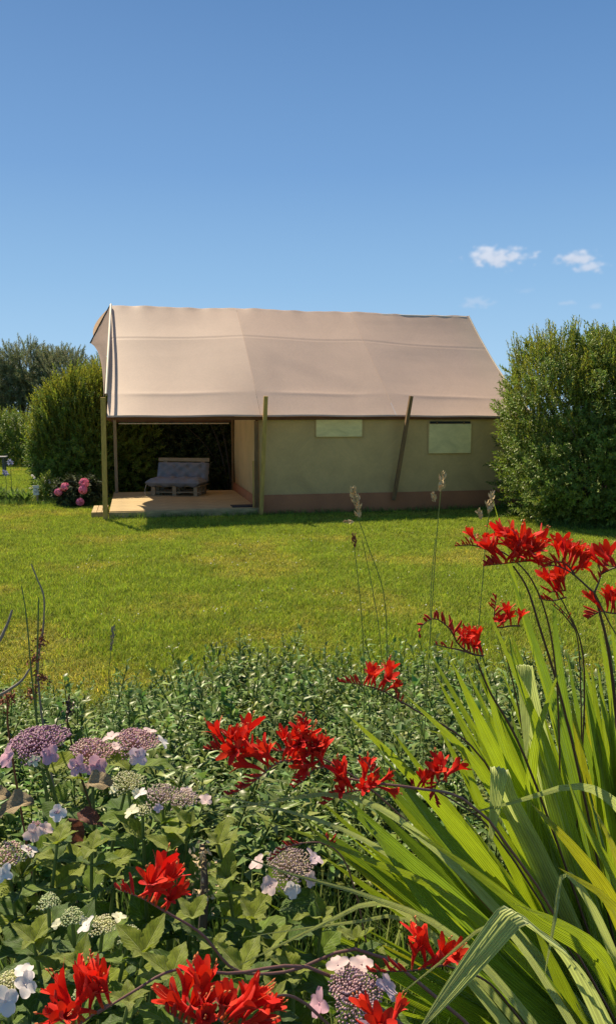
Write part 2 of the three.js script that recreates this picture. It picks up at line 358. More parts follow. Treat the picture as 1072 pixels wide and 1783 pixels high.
  part('rake_pole', new MB().tube([Rp.clone().add(V(.02, .01, .05)), V(-.01, 2.62, .13)], .028, .028, 8).geo(false), M.pole, tent);
  part('far_rake_pole', new MB().tube([0, .1, .2, .3, .4, .5, .6, .7, .8, .9, 1].map(f => roofPoint(LEN, f).add(V(.012, .004, .004))), .018, .018, 8).geo(false), M.pole, tent);
  part('ridge_pole', new MB().tube([V(.1, RIDGE.y - .05, RIDGE.z), V(LEN - .32, RIDGE.y - .05, RIDGE.z)], .03, .03, 8).geo(false), M.pole, tent);
  // posts
  beam('post', V(-.10, .0, .07), V(-.07, 2.56, .17), .10, .10, M.timber, tent);
  beam('post', V(3.17, .06, .085), V(3.26, 2.60, .27), .085, .085, M.timber, tent);
  beam('post', V(6.19, .30, .06), V(6.50, 2.62, .25), .075, .09, M.timberDark, tent);
  beam('post', V(.06, DECK, -4.05), V(.06, 2.12, -4.05), .08, .08, M.pallet, tent);
  beam('post', V(3.08, DECK, -4.08), V(3.08, 2.12, -4.08), .05, .05, M.timberDark, tent);
  beam('post', V(3.10, DECK, -.05), V(3.10, 2.08, -.05), .09, .05, M.timberDark, tent);
  beam('rail_post', V(3.02, DECK, .0), V(3.02, 1.22, .0), .03, .03, M.timber, tent);
  beam('header_beam', V(-.02, 2.13, -.06), V(9.4, 2.14, -.06), .07, .05, M.beam, tent);
  beam('back_beam', V(-.02, 2.10, -4.12), V(3.2, 2.10, -4.12), .15, .06, M.beam, tent);
  part('curtain_rail', new MB().tube([V(.15, 1.985, -4.1), V(3.0, 1.985, -4.1)], .016, .016, 6).geo(false), M.pole, tent);
  for (const x of [.05, 3.12]) beam('rafter', V(x, 2.10, -.1), V(x, 4.66, -3.25), .06, .09, M.beam, tent);
  for (const x of [.05, 3.12]) beam('rafter', V(x, 4.66, -3.35), V(x, 2.75, -5.6), .06, .09, M.beam, tent);
  // canvas walls: a grid sheet with soft vertical folds
  function sheet(name, a, b, y0, y1, lean, mat, amp, nrm) {
    const m = new MB(), nx = Math.ceil(a.distanceTo(b) * 14), ny = 16;
    for (let j = 0; j <= ny; j++) for (let i = 0; i <= nx; i++) { const f = i / nx, y = y0 + (y1 - y0) * j / ny, p = a.clone().lerp(b, f); p.y = y;
      p.addScaledVector(nrm, amp * fbm(f * a.distanceTo(b) * 2.2, y * .6, y0 * 7 + a.x, 3) + lean * (1 - j / ny) + amp * .8 * Math.sin(Math.PI * j / ny)); m.vv(p, f * a.distanceTo(b) / 2, y / 2); }
    for (let j = 0; j < ny; j++) for (let i = 0; i < nx; i++) { const q = j * (nx + 1) + i; m.q(q, q + 1, q + nx + 2, q + nx + 1); }
    return part(name, m.geo(false), mat, tent);
  }
  const F = V(0, 0, 1), L = V(-1, 0, 0);
  sheet('front_wall', V(3.16, 0, -.10), V(9.42, 0, -.10), .40, 2.13, 0, M.wall, .018, F);
  sheet('front_skirt', V(3.2, 0, -.055), V(9.44, 0, -.055), .055, .47, .05, M.skirt, .012, F);
  sheet('porch_wall', V(3.15, 0, -4.1), V(3.15, 0, -.12), .30, 2.2, 0, M.wall, .03, L);
  sheet('porch_skirt', V(3.11, 0, -4.1), V(3.11, 0, -.12), .215, .42, .02, M.skirt, .015, L);
  sheet('far_wall', V(9.42, 0, -.10), V(9.42, 0, -4.1), .05, 2.2, 0, M.wall, .02, V(1, 0, 0));
  sheet('rear_wall', V(9.42, 0, -4.12), V(3.16, 0, -4.12), .05, 2.2, 0, M.wall, .02, V(0, 0, -1));
  { // gable cloth over the porch wall
    const m = new MB(); const a = m.v(3.15, 2.1, -.2), b = m.v(3.15, 2.1, -5.6), c = m.v(3.15, 4.62, -3.3); m.t(a, b, c); part('gable_wall', m.geo(false), M.wall, tent);
    const m2 = new MB(); const d = m2.v(8.98, 1.95, -.3), e = m2.v(8.98, 1.95, -5.6), f = m2.v(8.98, 4.45, -3.3); m2.t(d, e, f); part('gable_wall', m2.geo(false), M.wall, tent);
  }
  function windowPart(x0, x1, y0, y1, slit) {
    const w = x1 - x0, h = y1 - y0, win = part('window', box(w + .05, h + .05, .012, .005), M.wall, tent, V((x0 + x1) / 2, (y0 + y1) / 2, -.068));
    const g = new THREE.PlaneGeometry(w, h, 20, 14), p = g.attributes.position; for (let i = 0; i < p.count; i++) p.setZ(i, .012 + .008 * fbm(p.getX(i) * 2.2 + x0, p.getY(i) * 3, 4, 2) + .006 * Math.cos(p.getX(i) / w * Math.PI));
    part('blind', g, M.blind, win);
    part('hem', new MB().tube([V(-w / 2, -h / 2, .014), V(w / 2, -h / 2, .014)], .007, .007, 6).geo(false), M.blind, win);
    if (slit) { part('mesh_slit', box(w * .96, .05, .01), M.dark, win, V(0, h / 2 + .035, .006)); for (const s of [-.32, .32]) part('toggle', box(.03, .05, .02), M.timberDark, win, V(s * w, h / 2 + .02, .016)); }
  }
  windowPart(4.43, 5.47, 1.735, 2.105, false);
  windowPart(7.05, 8.07, 1.345, 2.00, true);
}
{ // pallet sofa
  const P = at(312, 858, 20.0); P.y = DECK + .001;
  const sofa = thing('pallet_sofa', 'pallet sofa with grey tufted cushions at the back of the porch', 'sofa', P, R(-9));
  const W = 1.34, D = .78;
  for (const z of [-D / 2 + .05, 0, D / 2 - .05]) { part('bottom_board', grainBox(W, .022, .1), M.pallet, sofa, V(0, .085, z)); for (const x of [-W / 2 + .12, 0, W / 2 - .12]) { part('block', grainBox(.1, .075, .1), M.pallet, sofa, V(x, .037, z)); part('block', grainBox(.1, .13, .1), M.pallet, sofa, V(x, .162, z)); } }
  for (let k = 0; k < 6; k++) part('slat', grainBox(W, .022, .1), M.pallet, sofa, V(0, .239, -D / 2 + .05 + k * .136));
  for (const x of [-.5, .5]) { const b = part('back_support', grainBox(.09, .66, .05), M.pallet, sofa, V(x, .52, -D / 2 - .02)); b.rotation.x = -.16; }
  for (let k = 0; k < 4; k++) { const b = part('back_slat', grainBox(W + .02, .095, .022), M.pallet, sofa, V(0, .38 + k * .158, -D / 2 + .015 - (k * .158) * .16)); b.rotation.x = -.16; }
  function cushion(name, w, d, t, nx, nz) {
    const a = new MB(), N = 44, K = 30, f = (u, v, s) => {
      const ex = Math.pow(1 - Math.pow(Math.abs(u * 2 - 1), 5), .5), ez = Math.pow(1 - Math.pow(Math.abs(v * 2 - 1), 5), .5);
      let h = t / 2 * Math.min(ex, ez); let dip = 0; for (let i = 0; i < nx; i++) for (let j = 0; j < nz; j++) { const du = (u - (i + .5) / nx) * w, dv = (v - (j + .5) / nz) * d; dip += Math.exp(-(du * du + dv * dv) / .006); }
      const fold = -.030 * Math.cos((u * nx) * Math.PI * 2) - .022 * Math.cos(v * nz * Math.PI * 2);
      h *= 1 - .96 * Math.min(1, dip); h += fold * Math.min(ex, ez); return V((u - .5) * w, s * h, (v - .5) * d);
    };
    for (const s of [1, -1]) { const o = a.n; for (let j = 0; j <= K; j++) for (let i = 0; i <= N; i++) a.vv(f(i / N, j / K, s), i / N, j / K); for (let j = 0; j < K; j++) for (let i = 0; i < N; i++) { const q = o + j * (N + 1) + i; s > 0 ? a.q(q, q + N + 1, q + N + 2, q + 1) : a.q(q, q + 1, q + N + 2, q + N + 1); } }
    return part(name, a.geo(false), M.cushion, sofa);
  }
  const sc = cushion('seat_cushion', 1.42, .88, .24, 4, 2); sc.position.set(-.02, .325, .06);
  const bc = cushion('back_cushion', 1.36, .52, .26, 4, 2); bc.position.set(.02, .545, -.28); bc.rotation.x = R(68);
  part('tie_cord', new MB().tube(curve([V(-.68, .32, .44), V(-.72, .2, .46), V(-.73, .08, .47), V(-.72, .02, .47)], 10), .006, .006).geo(false), M.pole, sofa);
}
console.log('tent done');
// ---------------------------------------------------------------- lawn grass
function tuftGeo(n, rad, h0, h1, w, lean) {
  const m = new MB();
  for (let k = 0; k < n; k++) {
    const a = rnd() * 6.283, r = rad * Math.sqrt(rnd()), b = V(Math.cos(a) * r, 0, Math.sin(a) * r), h = rr(h0, h1), t = rnd() * 6.283, ln = lean * rnd() * h, s = V(Math.cos(t), 0, Math.sin(t)), o = V(-s.z, 0, s.x);
    const c = rr(.42, 1.5), st = rnd() < .12 ? 1.5 : 1; m.col = [c * rr(.85, 1.2) * st, c * (st > 1 ? 1.2 : 1), c * st * st];
    const mid = b.clone().addScaledVector(o, ln * .35).add(V(0, h * .6, 0)), tip = b.clone().addScaledVector(o, ln).add(V(0, h, 0));
    const i0 = m.vv(b.clone().addScaledVector(s, -w / 2)), i1 = m.vv(b.clone().addScaledVector(s, w / 2)), i2 = m.vv(mid.clone().addScaledVector(s, w * .4)), i3 = m.vv(mid.clone().addScaledVector(s, -w * .4)), i4 = m.vv(tip);
    m.q(i0, i1, i2, i3); m.t(i3, i2, i4);
  }
  return m.geo();
}
for (const k of ['grass', 'longgrass', 'hedge', 'hedgeYoung', 'hedgeDark', 'willow', 'phlox']) M[k].vertexColors = true;
const tentLocal = (x, z) => { const dx = x - TENT.x, dz = z - TENT.z, c = Math.cos(TURN), s = Math.sin(TURN); return [dx * c - dz * s, dx * s + dz * c]; };
{
  const g = tuftGeo(95, .16, .018, .06, .0055, 1.2), list = [];
  const put = (x, d, s) => {
    const [lx, lz] = tentLocal(x, -d); if (lx > -.1 && lx < 9 && lz < -.05 && lz > -4.2) return;
    if (d < bedEdge(x) - .1 && d > -1) return;
    const p = fbm(x * .55, d * .55, 2, 4), q = fbm(x * 2.6, d * 2.6, 9, 3), dry = sstep(-.02, .32, p + q * .55 + .16 * Math.exp(-(Math.pow((x + 1.1) / 1.4, 2) + Math.pow((d - 9.2) / 1.6, 2)))), j = rr(.62, 1.36);
    const c = lin((.88 + .26 * dry) * j, (1.0 + .0 * dry) * j, (.9 + .4 * dry) * j);
    list.push([M4(V(x, 0, -d), aim(V(gauss() * .15, 1, gauss() * .15), rnd() * 6.28), V(s, s * (1 - .35 * dry) * rr(.7, 1.25), s)), c]);
  };
  for (let i = 0; i < 40000; i++) { const d = Math.sqrt(rr(4.9 * 4.9, 20.5 * 20.5)); put(rr(-.61, .61) * d, d, rr(.9, 1.2) * (1 + .012 * d)); }
  for (let i = 0; i < 8000; i++) { const d = rr(19, 36); put(rr(-.62, -.22) * d, d, rr(1.3, 1.7)); }
  scatter('lawn_grass', g, M.grass, list); tag(scene.children[scene.children.length - 1], 'short mown grass covering the whole lawn', 'grass');
  const cl = new MB(); cl.blob(V(0, .035, 0), .009); const fl = [];
  for (let i = 0; i < 900; i++) { const d = rr(6.5, 15), x = rr(-.3, .4) * d; if (fbm(x * .8, d * .8, 6, 3) < .02 || d < bedEdge(x)) continue; fl.push([M4(V(x, 0, -d), aim(YUP), rr(.7, 1.3))]); }
  scatter('clover_flowers', cl.geo(), M.clover, fl); tag(scene.children[scene.children.length - 1], 'tiny white clover flowers dotted over the lawn', 'clover');
}

// ---------------------------------------------------------------- hedges and trees
function sprigGeo(len, n, ll, lw, spread, droop = .2, opp = false) {
  const m = new MB(); const bend = V(gauss() * .12 * len, 0, gauss() * .12 * len);
  const P = f => V(bend.x * f * f, len * f, bend.z * f * f);
  m.col = [.55, .45, .35]; m.tube([P(0), P(.5), P(1)], len * .010, len * .004, 3);
  for (let k = 0; k < n; k++) {
    const f = .08 + .92 * (k + rnd() * .6) / n, a = (opp ? (k >> 1) * 1.57 + (k & 1) * 3.14 : k * 2.4) + gauss() * .35, s = spread * (1 - .45 * f) + gauss() * .12;
    const dir = V(Math.cos(a) * s, 1 - s * .55, Math.sin(a) * s).add(rv().multiplyScalar(.18)).normalize(), nor = V(-Math.cos(a) * .35, 1, -Math.sin(a) * .35).add(rv().multiplyScalar(.35)).normalize();
    const c = rr(.68, 1.3), z = rr(.75, 1.15) * (1 - .25 * f * f); m.col = [c * rr(.85, 1.2), c, c * rr(.75, 1.15)];
    m.leaf(P(f), dir, nor, ll * z, lw * z, droop);
  }
  return m.geo();
}
// noise-warped rounded blobs; foliage sprigs grow out of their surface
function inBlob(b, p) { return Math.pow(Math.abs((p.x - b.c.x) / b.r.x), b.e) + Math.pow(Math.abs((p.y - b.c.y) / b.r.y), b.e) + Math.pow(Math.abs((p.z - b.c.z) / b.r.z), b.e); }
function foliage(parent, name, blobs, n, geos, mat, o = {}) {
  const { deep = .35, upw = .6, size = [.8, 1.25], tint = () => 1, lump = .16, only = () => true, fr = 1.3 } = o, lists = geos.map(() => []);
  let made = 0, tries = 0; const wsum = blobs.reduce((s, b) => s + b.w, 0);
  while (made < n && tries++ < n * 14) {
    let q = rnd() * wsum, b = blobs[0]; for (const x of blobs) { b = x; if ((q -= x.w) < 0) break; }
    const d = rv(); const k = Math.pow(Math.pow(Math.abs(d.x), b.e) + Math.pow(Math.abs(d.y), b.e) + Math.pow(Math.abs(d.z), b.e), -1 / b.e);
    const un = d.clone().multiplyScalar(k), sh = 1 - deep * Math.pow(rnd(), 1.8);
    const p = V(b.c.x + un.x * b.r.x, b.c.y + un.y * b.r.y, b.c.z + un.z * b.r.z);
    const f = (sh + lump * (fbm(p.x * fr, p.y * fr, p.z * fr + b.c.x, 4) * 2));
    p.set(b.c.x + un.x * b.r.x * f, b.c.y + un.y * b.r.y * f, b.c.z + un.z * b.r.z * f);
    if (p.y < .03 || !only(p)) continue;
    let hid = false; for (const x of blobs) if (x !== b && inBlob(x, p) < .35) { hid = true; break; } if (hid) continue;
    const outw = V(un.x / b.r.x, un.y / b.r.y, un.z / b.r.z).normalize(), dir = outw.multiplyScalar(1 - upw * .6).add(V(0, upw, 0)).add(rv().multiplyScalar(.42)).normalize();
    const j = rr(.78, 1.22) * tint(p), gi = Math.floor(rnd() * geos.length);
    lists[gi].push([M4(p, aim(dir, rnd() * 6.28), rr(...size)), lin(j * rr(.9, 1.15), j, j * rr(.85, 1.15))]); made++;
  }
  geos.forEach((g, i) => scatter(name, g, mat, lists[i], parent));
}
const blob = (x, y, d, rx, ry, rz, e = 2.4) => ({ c: V(x, y, -d), r: V(rx, ry, rz), e, w: rx * ry + ry * rz + rx * rz });
function limbs(parent, name, base, n, h, spread, r, depth = -1) {
  const m = new MB(); for (let k = 0; k < n; k++) { const a = k * 2.4 + rnd(), s = spread * rr(.4, 1), b = V(Math.cos(a) * s * .15, -.02, Math.sin(a) * s * .15), t = V(Math.cos(a) * s, h * rr(.75, 1), Math.sin(a) * s); const c = b.clone().lerp(t, .5).add(V(Math.cos(a) * s * -.1, h * .08, rr(-.1, .1))); m.tube(curve([b, c, t], 7), r * rr(.6, 1), r * .2, 5, .1); }
  part(name, m.geo(false), M.bark, parent);
}
const local = (bl, o) => bl.map(b => ({ ...b, c: b.c.clone().sub(o) }));
const hg = [0, 1, 2].map(() => sprigGeo(.26, 14, .094, .036, .85)), hs = [0, 1].map(() => sprigGeo(.5, 20, .075, .022, .6, .05));
function hedge(name, label, base, bl, n, nTop, o = {}) {
  const g = thing(name, label, 'hedge', base, 0, o.group), lb = local(bl, base);
  limbs(g, 'branches', base, o.limbs ?? 14, o.h ?? 2.2, o.spread ?? 1.2, .035); 
  foliage(g, 'foliage', lb, n, hg, o.mat ?? M.hedge, { deep: .42, upw: .45, lump: .2, ...o.fol });
  if (nTop) foliage(g, 'young_shoots', lb, nTop, hs, M.hedgeYoung, { deep: .14, upw: 1.3, lump: .2, size: [.55, 1.25], only: p => p.y > (o.topY ?? 2.2) + rr(-.7, .4), ...o.shoot });
  return g;
}
hedge('tall_hedge', 'tall bushy green hedge beside the far end of the tent', V(5.9, 0, -16.2), [
  blob(5.5, 1.62, 16.6, 1.25, 1.82, 1.5, 3.6), blob(6.7, 1.72, 16.0, 1.5, 1.86, 1.55, 3.2), blob(8.4, 1.9, 15.9, 1.6, 1.9, 1.6, 3), blob(5.6, 1.0, 15.4, 1.05, 1.05, .75, 2.4), blob(6.9, .9, 15.0, 1.2, 1.1, .7, 2.4)],
  11500, 3600, { topY: 2.0, h: 2.9, spread: 2.0, limbs: 26, fol: { lump: .27, fr: 1.9, deep: .5 }, shoot: { upw: 1.5, size: [.55, 1.3] } });
hedge('rounded_hedge', 'rounded leafy hedge beside the open porch end', V(-6.1, 0, -21.9), [
  blob(-6.2, 1.35, 21.5, 1.1, 1.55, .95, 2.4), blob(-5.5, 1.5, 22.5, 1.25, 1.65, 1.0, 2.5), blob(-6.75, 1.0, 21.3, .6, 1.0, .7, 2.2)],
  6500, 3200, { shoot: { size: [.7, 1.5] }, topY: 1.6, h: 2.6, spread: 1.3, limbs: 18, fol: { lump: .26, fr: 1.9, deep: .5 } });
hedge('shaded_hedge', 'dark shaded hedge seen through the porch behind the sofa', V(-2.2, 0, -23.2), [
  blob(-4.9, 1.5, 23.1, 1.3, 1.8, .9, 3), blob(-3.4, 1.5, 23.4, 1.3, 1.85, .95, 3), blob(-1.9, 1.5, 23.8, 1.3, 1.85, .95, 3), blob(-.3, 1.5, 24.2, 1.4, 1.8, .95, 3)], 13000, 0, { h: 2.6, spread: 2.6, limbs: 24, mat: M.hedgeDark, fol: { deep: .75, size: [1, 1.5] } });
hedge('low_hedge', 'low clipped hedge along the far edge of the lawn', V(-14, 0, -35), [
  blob(-17, .95, 35.5, 2.2, 1.1, 1.2, 3), blob(-13.6, .95, 35, 2.0, 1.05, 1.2, 3), blob(-10.6, .9, 34.6, 1.8, 1.0, 1.1, 3)], 3000, 700, { topY: 1.5, h: 1.5, spread: 3, limbs: 16, fol: { size: [1.3, 2.0] }, shoot: { size: [.8, 1.3], upw: 1.2 } });
const wg = [0, 1, 2].map(() => sprigGeo(.5, 26, .15, .04, .7, .3));
function tree(label, x, d, h, r, n) {
  const g = thing('willow_tree', label, 'tree', V(x, 0, -d), 0, 'trees beyond the far hedge');
  const tr = new MB(); tr.tube(curve([V(0, -.05, 0), V(.1, h * .3, .05), V(-.1, h * .55, 0), V(.05, h * .85, .05)], 10), .22, .05, 8, .08); part('trunk', tr.geo(false), M.bark, g);
  const bl = []; for (let k = 0; k < 9; k++) { const a = k * 2.4, q = r * rr(.25, .62); bl.push({ c: V(Math.cos(a) * q, h * rr(.36, .82), Math.sin(a) * q), r: V(r * rr(.42, .58), h * rr(.16, .26), r * rr(.42, .58)), e: 2, w: 1 }); }
  bl.push({ c: V(0, h * .3, 0), r: V(r, h * .28, r), e: 2.3, w: 1.6 });
  limbs(g, 'branches', null, 9, h * .8, r * .7, .07);
  foliage(g, 'crown', bl, n, wg, M.willow, { deep: .6, upw: .5, lump: .22, size: [.7, 1.3], fr: .6 });
}
tree('grey green tree at the far end of the lawn, outermost of the row', -19.6, 46, 5.6, 2.6, 2400);
tree('grey green bushy tree beyond the low hedge, tallest in the row', -16.2, 45, 6.2, 2.5, 2600);
tree('grey green tree rising just behind the rounded hedge', -12.9, 44, 6.0, 2.3, 2600);

// ---------------------------------------------------------------- beside the hedge
function strapLeaf(m, b, dir, len, w, droop) { const n = 6; let prev = null; const s = V(-dir.z, 0, dir.x).normalize(); const c = rr(.7, 1.25); m.col = [c, c, c]; for (let k = 0; k <= n; k++) { const f = k / n, p = b.clone().addScaledVector(dir, len * f * (1 - .15 * f)); p.y -= droop * len * f * f; const ww = w * (1 - Math.pow(f, 2.5)) * .5; const a = m.vv(p.clone().addScaledVector(s, -ww), 0, f), e = m.vv(p.clone().addScaledVector(s, ww), 1, f); if (prev) m.q(prev[0], prev[1], e, a); prev = [a, e]; } }
{
  const spots = [[22, 870, 19.6], [44, 872, 19.5], [2, 871, 19.7]];
  spots.forEach(([px, py, d], k) => { const p = at(px, py, d); p.y = 0; const g = thing('strap_leaved_plant', ['strap leaved plant in the middle of the clump beside the hedge', 'strap leaved plant nearest the small white sign', 'strap leaved plant cut by the edge of the picture'][k], 'plant', p, 0, 'strap leaved plants by the hedge');
    const m = new MB(); for (let i = 0; i < 60; i++) { const a = rnd() * 6.28, s = rr(.2, 1); strapLeaf(m, V(gauss() * .08, 0, gauss() * .08), V(Math.cos(a) * s, 1, Math.sin(a) * s).normalize(), rr(.55, .85), .055, .28); }
    const lf = part('leaves', m.geo(), M.longgrass, g); lf.userData.kind = 'stuff'; });
  [[18, 805, 19.6, .62, 'blue flower head above the strap leaves, the taller one'], [10, 823, 19.2, .5, 'pale blue flower head low among the strap leaves']].forEach(([px, py, d, h, label]) => { const p = at(px, py, d), b = V(p.x + .02, 0, -d); const g = thing('blue_flower', label, 'flower', b, 0, 'blue flower heads'); part('stalk', new MB().tube([V(), V(-.01, p.y * .5, 0), V(p.x - b.x, p.y, 0)], .008, .006).geo(false), M.stemGreen, g);
    const m = new MB(); for (let i = 0; i < 40; i++) { const q = rv(); m.leaf(V(p.x - b.x, p.y, 0).addScaledVector(q, .02), q, rv(), .085, .03, 0); } part('flower_head', m.geo(), M.blueUmbel, g).userData.kind = 'stuff'; });
  const sp = at(66, 876, 19.3); sp.y = 0; const sg = thing('garden_sign', 'small white sign on a short post beside the hedge', 'sign', sp, R(8));
  part('post', grainBox(.05, .3, .03), M.pallet, sg, V(0, .15, 0)); part('board', box(.14, .24, .012), M.sign, sg, V(-.02, .37, .022)); 
  const ink = new MB(); for (const [x, y, w, h] of [[-.03, .42, .05, .012], [.0, .39, .012, .05], [-.03, .345, .07, .01], [-.02, .32, .05, .01]]) { const a = ink.v(x - w / 2, y - h / 2, .0292), b = ink.v(x + w / 2, y - h / 2, .0292), c = ink.v(x + w / 2, y + h / 2, .0292), d = ink.v(x - w / 2, y + h / 2, .0292); ink.q(a, b, c, d); } part('marking', ink.geo(false), M.signInk, sg);
  // pink mophead hydrangea
  const hp = at(132, 880, 18.9); hp.y = 0; const h = thing('pink_hydrangea', 'low hydrangea bush with round pink flowers at the hedge foot', 'hydrangea', hp);
  const fg = [0, 1].map(() => sprigGeo(.22, 12, .12, .075, .9, .25, true));
  foliage(h, 'foliage', [{ c: V(0, .25, -.1), r: V(.52, .36, .35), e: 2.2, w: 1 }], 170, fg, M.hedgeDark, { deep: .5, upw: .7 });
  for (const [px, py, d, r] of [[102, 857, 18.6, .09], [114, 848, 18.6, .10], [147, 841, 18.6, .115], [145, 853, 18.5, .10], [140, 874, 18.45, .09]]) {
    const p = at(px, py, d).sub(hp), m = new MB(); for (let i = 0; i < 130; i++) { const q = rv(), t = V().crossVectors(q, rv()).normalize(); for (let k = 0; k < 4; k++) { const dd = t.clone().applyAxisAngle(q, k * 1.57); m.leaf(p.clone().addScaledVector(q, r * rr(.85, 1)), dd.addScaledVector(q, .25).normalize(), q, .03, .026, .1); } }
    m.blob(p, r * .62); const fh = part('flower_head', m.geo(), M.pinkMop, h); fh.userData.kind = 'stuff';
    part('stem', new MB().tube([V(p.x * .5, 0, p.z * .4), V(p.x * .8, p.y * .5, p.z * .7), p.clone().add(V(0, -.05, 0))], .006, .004).geo(false), M.stemGreen, h);
  }
  const wp = at(84, 880, 19.6); wp.y = 0; const wf = thing('white_flower_plant', 'small plant with white blossoms between sign and pink hydrangea', 'plant', wp);
  foliage(wf, 'foliage', [{ c: V(0, .25, 0), r: V(.28, .3, .2), e: 2, w: 1 }], 90, hg, M.hedge, { deep: .6, upw: .8 });
  for (const [px, py] of [[80, 838], [86, 836], [88, 840], [60, 832], [57, 828]]) { const p = at(px, py, 19.5).sub(wp), m = new MB(); for (let i = 0; i < 12; i++) { const q = rv(); m.leaf(p, q, rv(), .045, .03, 0); } part('blossom', m.geo(), M.whitish, wf); }
  // dark garden table at the edge of the frame
  const tp = at(-14, 832, 28.5); tp.y = 0; const tb = thing('garden_table', 'dark grey garden table at the edge of the picture', 'table', tp, R(14));
  part('tabletop', box(1.1, .04, .7), M.tableGrey, tb, V(0, .70, 0)); for (const [x, z] of [[-.45, -.28], [.45, -.28], [-.45, .28], [.45, .28]]) part('leg', box(.06, .68, .06), M.tableGrey, tb, V(x, .34, z));
}
// shaggy uncut grass at the foot of the hedges
{
  const g = tuftGeo(16, .09, .08, .22, .007, 1.2), l = [];
  const row = (ax, ad, bx, bd, n, w) => { for (let i = 0; i < n; i++) { const f = rnd(), x = ax + (bx - ax) * f + gauss() * w, d = ad + (bd - ad) * f + gauss() * w, j = rr(.7, 1.2); l.push([M4(V(x, 0, -d), aim(V(gauss() * .2, 1, gauss() * .2), rnd() * 6.3), rr(.6, 1.1)), lin(j, j, j)]); } };
  row(4.6, 15.3, 8.5, 14.1, 420, .28); row(-7.6, 19.2, -4.5, 18.9, 260, .22); row(-4.1, 16.35, 4.6, 18.2, 330, .08);
  scatter('uncut_grass', g, M.longgrass, l); tag(scene.children[scene.children.length - 1], 'longer uncut grass at the foot of hedges and tent', 'grass');
}

// ---------------------------------------------------------------- leafy perennials filling the bed
{
  const kinds = [[.055, .09, .014, .022], [.07, .115, .016, .026], [.05, .08, .016, .024], [.06, .11, .028, .042]].map(([l0, l1, w0, w1], v) => {
    const m = new MB();
    for (let s = 0; s < 5; s++) {
      const a = s * 1.3 + rnd(), q = rr(.03, .15), b = V(Math.cos(a) * q, 0, Math.sin(a) * q), h = rr(.38, .74), t = b.clone().add(V(gauss() * .22, h, gauss() * .22)), P = f => b.clone().lerp(t, f);
      m.col = [.7, .75, .6]; m.tube([P(0), P(.5), P(1)], .004, .0025, 4);
      const n = 26 + Math.floor(rnd() * 12), ph = rr(1.1, 2.4);
      for (let k = 0; k < n; k++) { const f = .2 + .8 * k / (n - 1), an = (k >> 1) * ph + (k & 1) * 3.14 + gauss() * .45, sp = rr(.9, 1.3) - .7 * Math.pow(f, 4), dir = V(Math.cos(an) * sp, rr(.2, .75) + f * .25, Math.sin(an) * sp).normalize(); const c = rr(.62, 1.3); m.col = [c * rr(.85, 1.25), c, c * rr(.8, 1.4)]; m.leaf(P(f), dir, V(-Math.cos(an) * .4, 1, -Math.sin(an) * .4).add(rv().multiplyScalar(.55)).normalize(), rr(l0, l1) * (1 - .4 * Math.pow(f, 6)), rr(w0, w1), rr(.05, .55), rr(.38, .6)); }
    }
    return m.geo();
  });
  const ls = kinds.map(() => []);
  for (let i = 0; i < 2200; i++) { const d = Math.sqrt(rr(2.3 * 2.3, 5.6 * 5.6)), x = rr(-.64, .64) * d; if (d > bedEdge(x) - .05) continue; if (fbm(x * 1.1, d * 1.1, 12, 3) < -.28 && d < 4) continue; const v = Math.floor(clamp(fbm(x * .9, d * .9, 31, 2) * 4 + 2 + gauss() * .9, 0, 3.99)), j = rr(.72, 1.25), s = rr(.7, 1.12) * (d > bedEdge(x) - .45 ? rr(.6, 1.05) : 1) * (x < -.75 && d > 3.3 ? .66 : .93) * (1 + .5 * fbm(x * 1.3, d * 1.3, 17, 2)); ls[v].push([M4(V(x, bedH(x, d) - .02, -d), aim(V(gauss() * .2, 1, gauss() * .2), rnd() * 6.3), V(s, s * (1 - .28 * (1 - sstep(2.3, 4.6, d))), s)), lin(j * rr(.85, 1.25), j, j * rr(.85, 1.1))]); }
  const gc = new THREE.Group(); gc.name = 'leafy_ground_cover'; gc.userData.kind = 'stuff'; scene.add(gc); tag(gc, 'dense mass of narrow leaved green perennials at the lawn edge', 'ground cover');
  kinds.forEach((k, i) => scatter('leafy_stems', k, M.phlox, ls[i], gc));
  const g = tuftGeo(22, .09, .14, .42, .006, .9), gl = [];
  for (let i = 0; i < 1500; i++) { const d = rr(.9, 3.2), x = rr(-.55, .55) * (d + .2), j = rr(.6, 1.15); gl.push([M4(V(x, bedH(x, d) - .01, -d), aim(V(gauss() * .25, 1, gauss() * .25), rnd() * 6.3), rr(.6, 1.2)), lin(j, j, j)]); }
  scatter('bed_grass', g, M.longgrass, gl); tag(scene.children[scene.children.length - 1], 'wild grass growing between the flowering plants', 'grass');
}
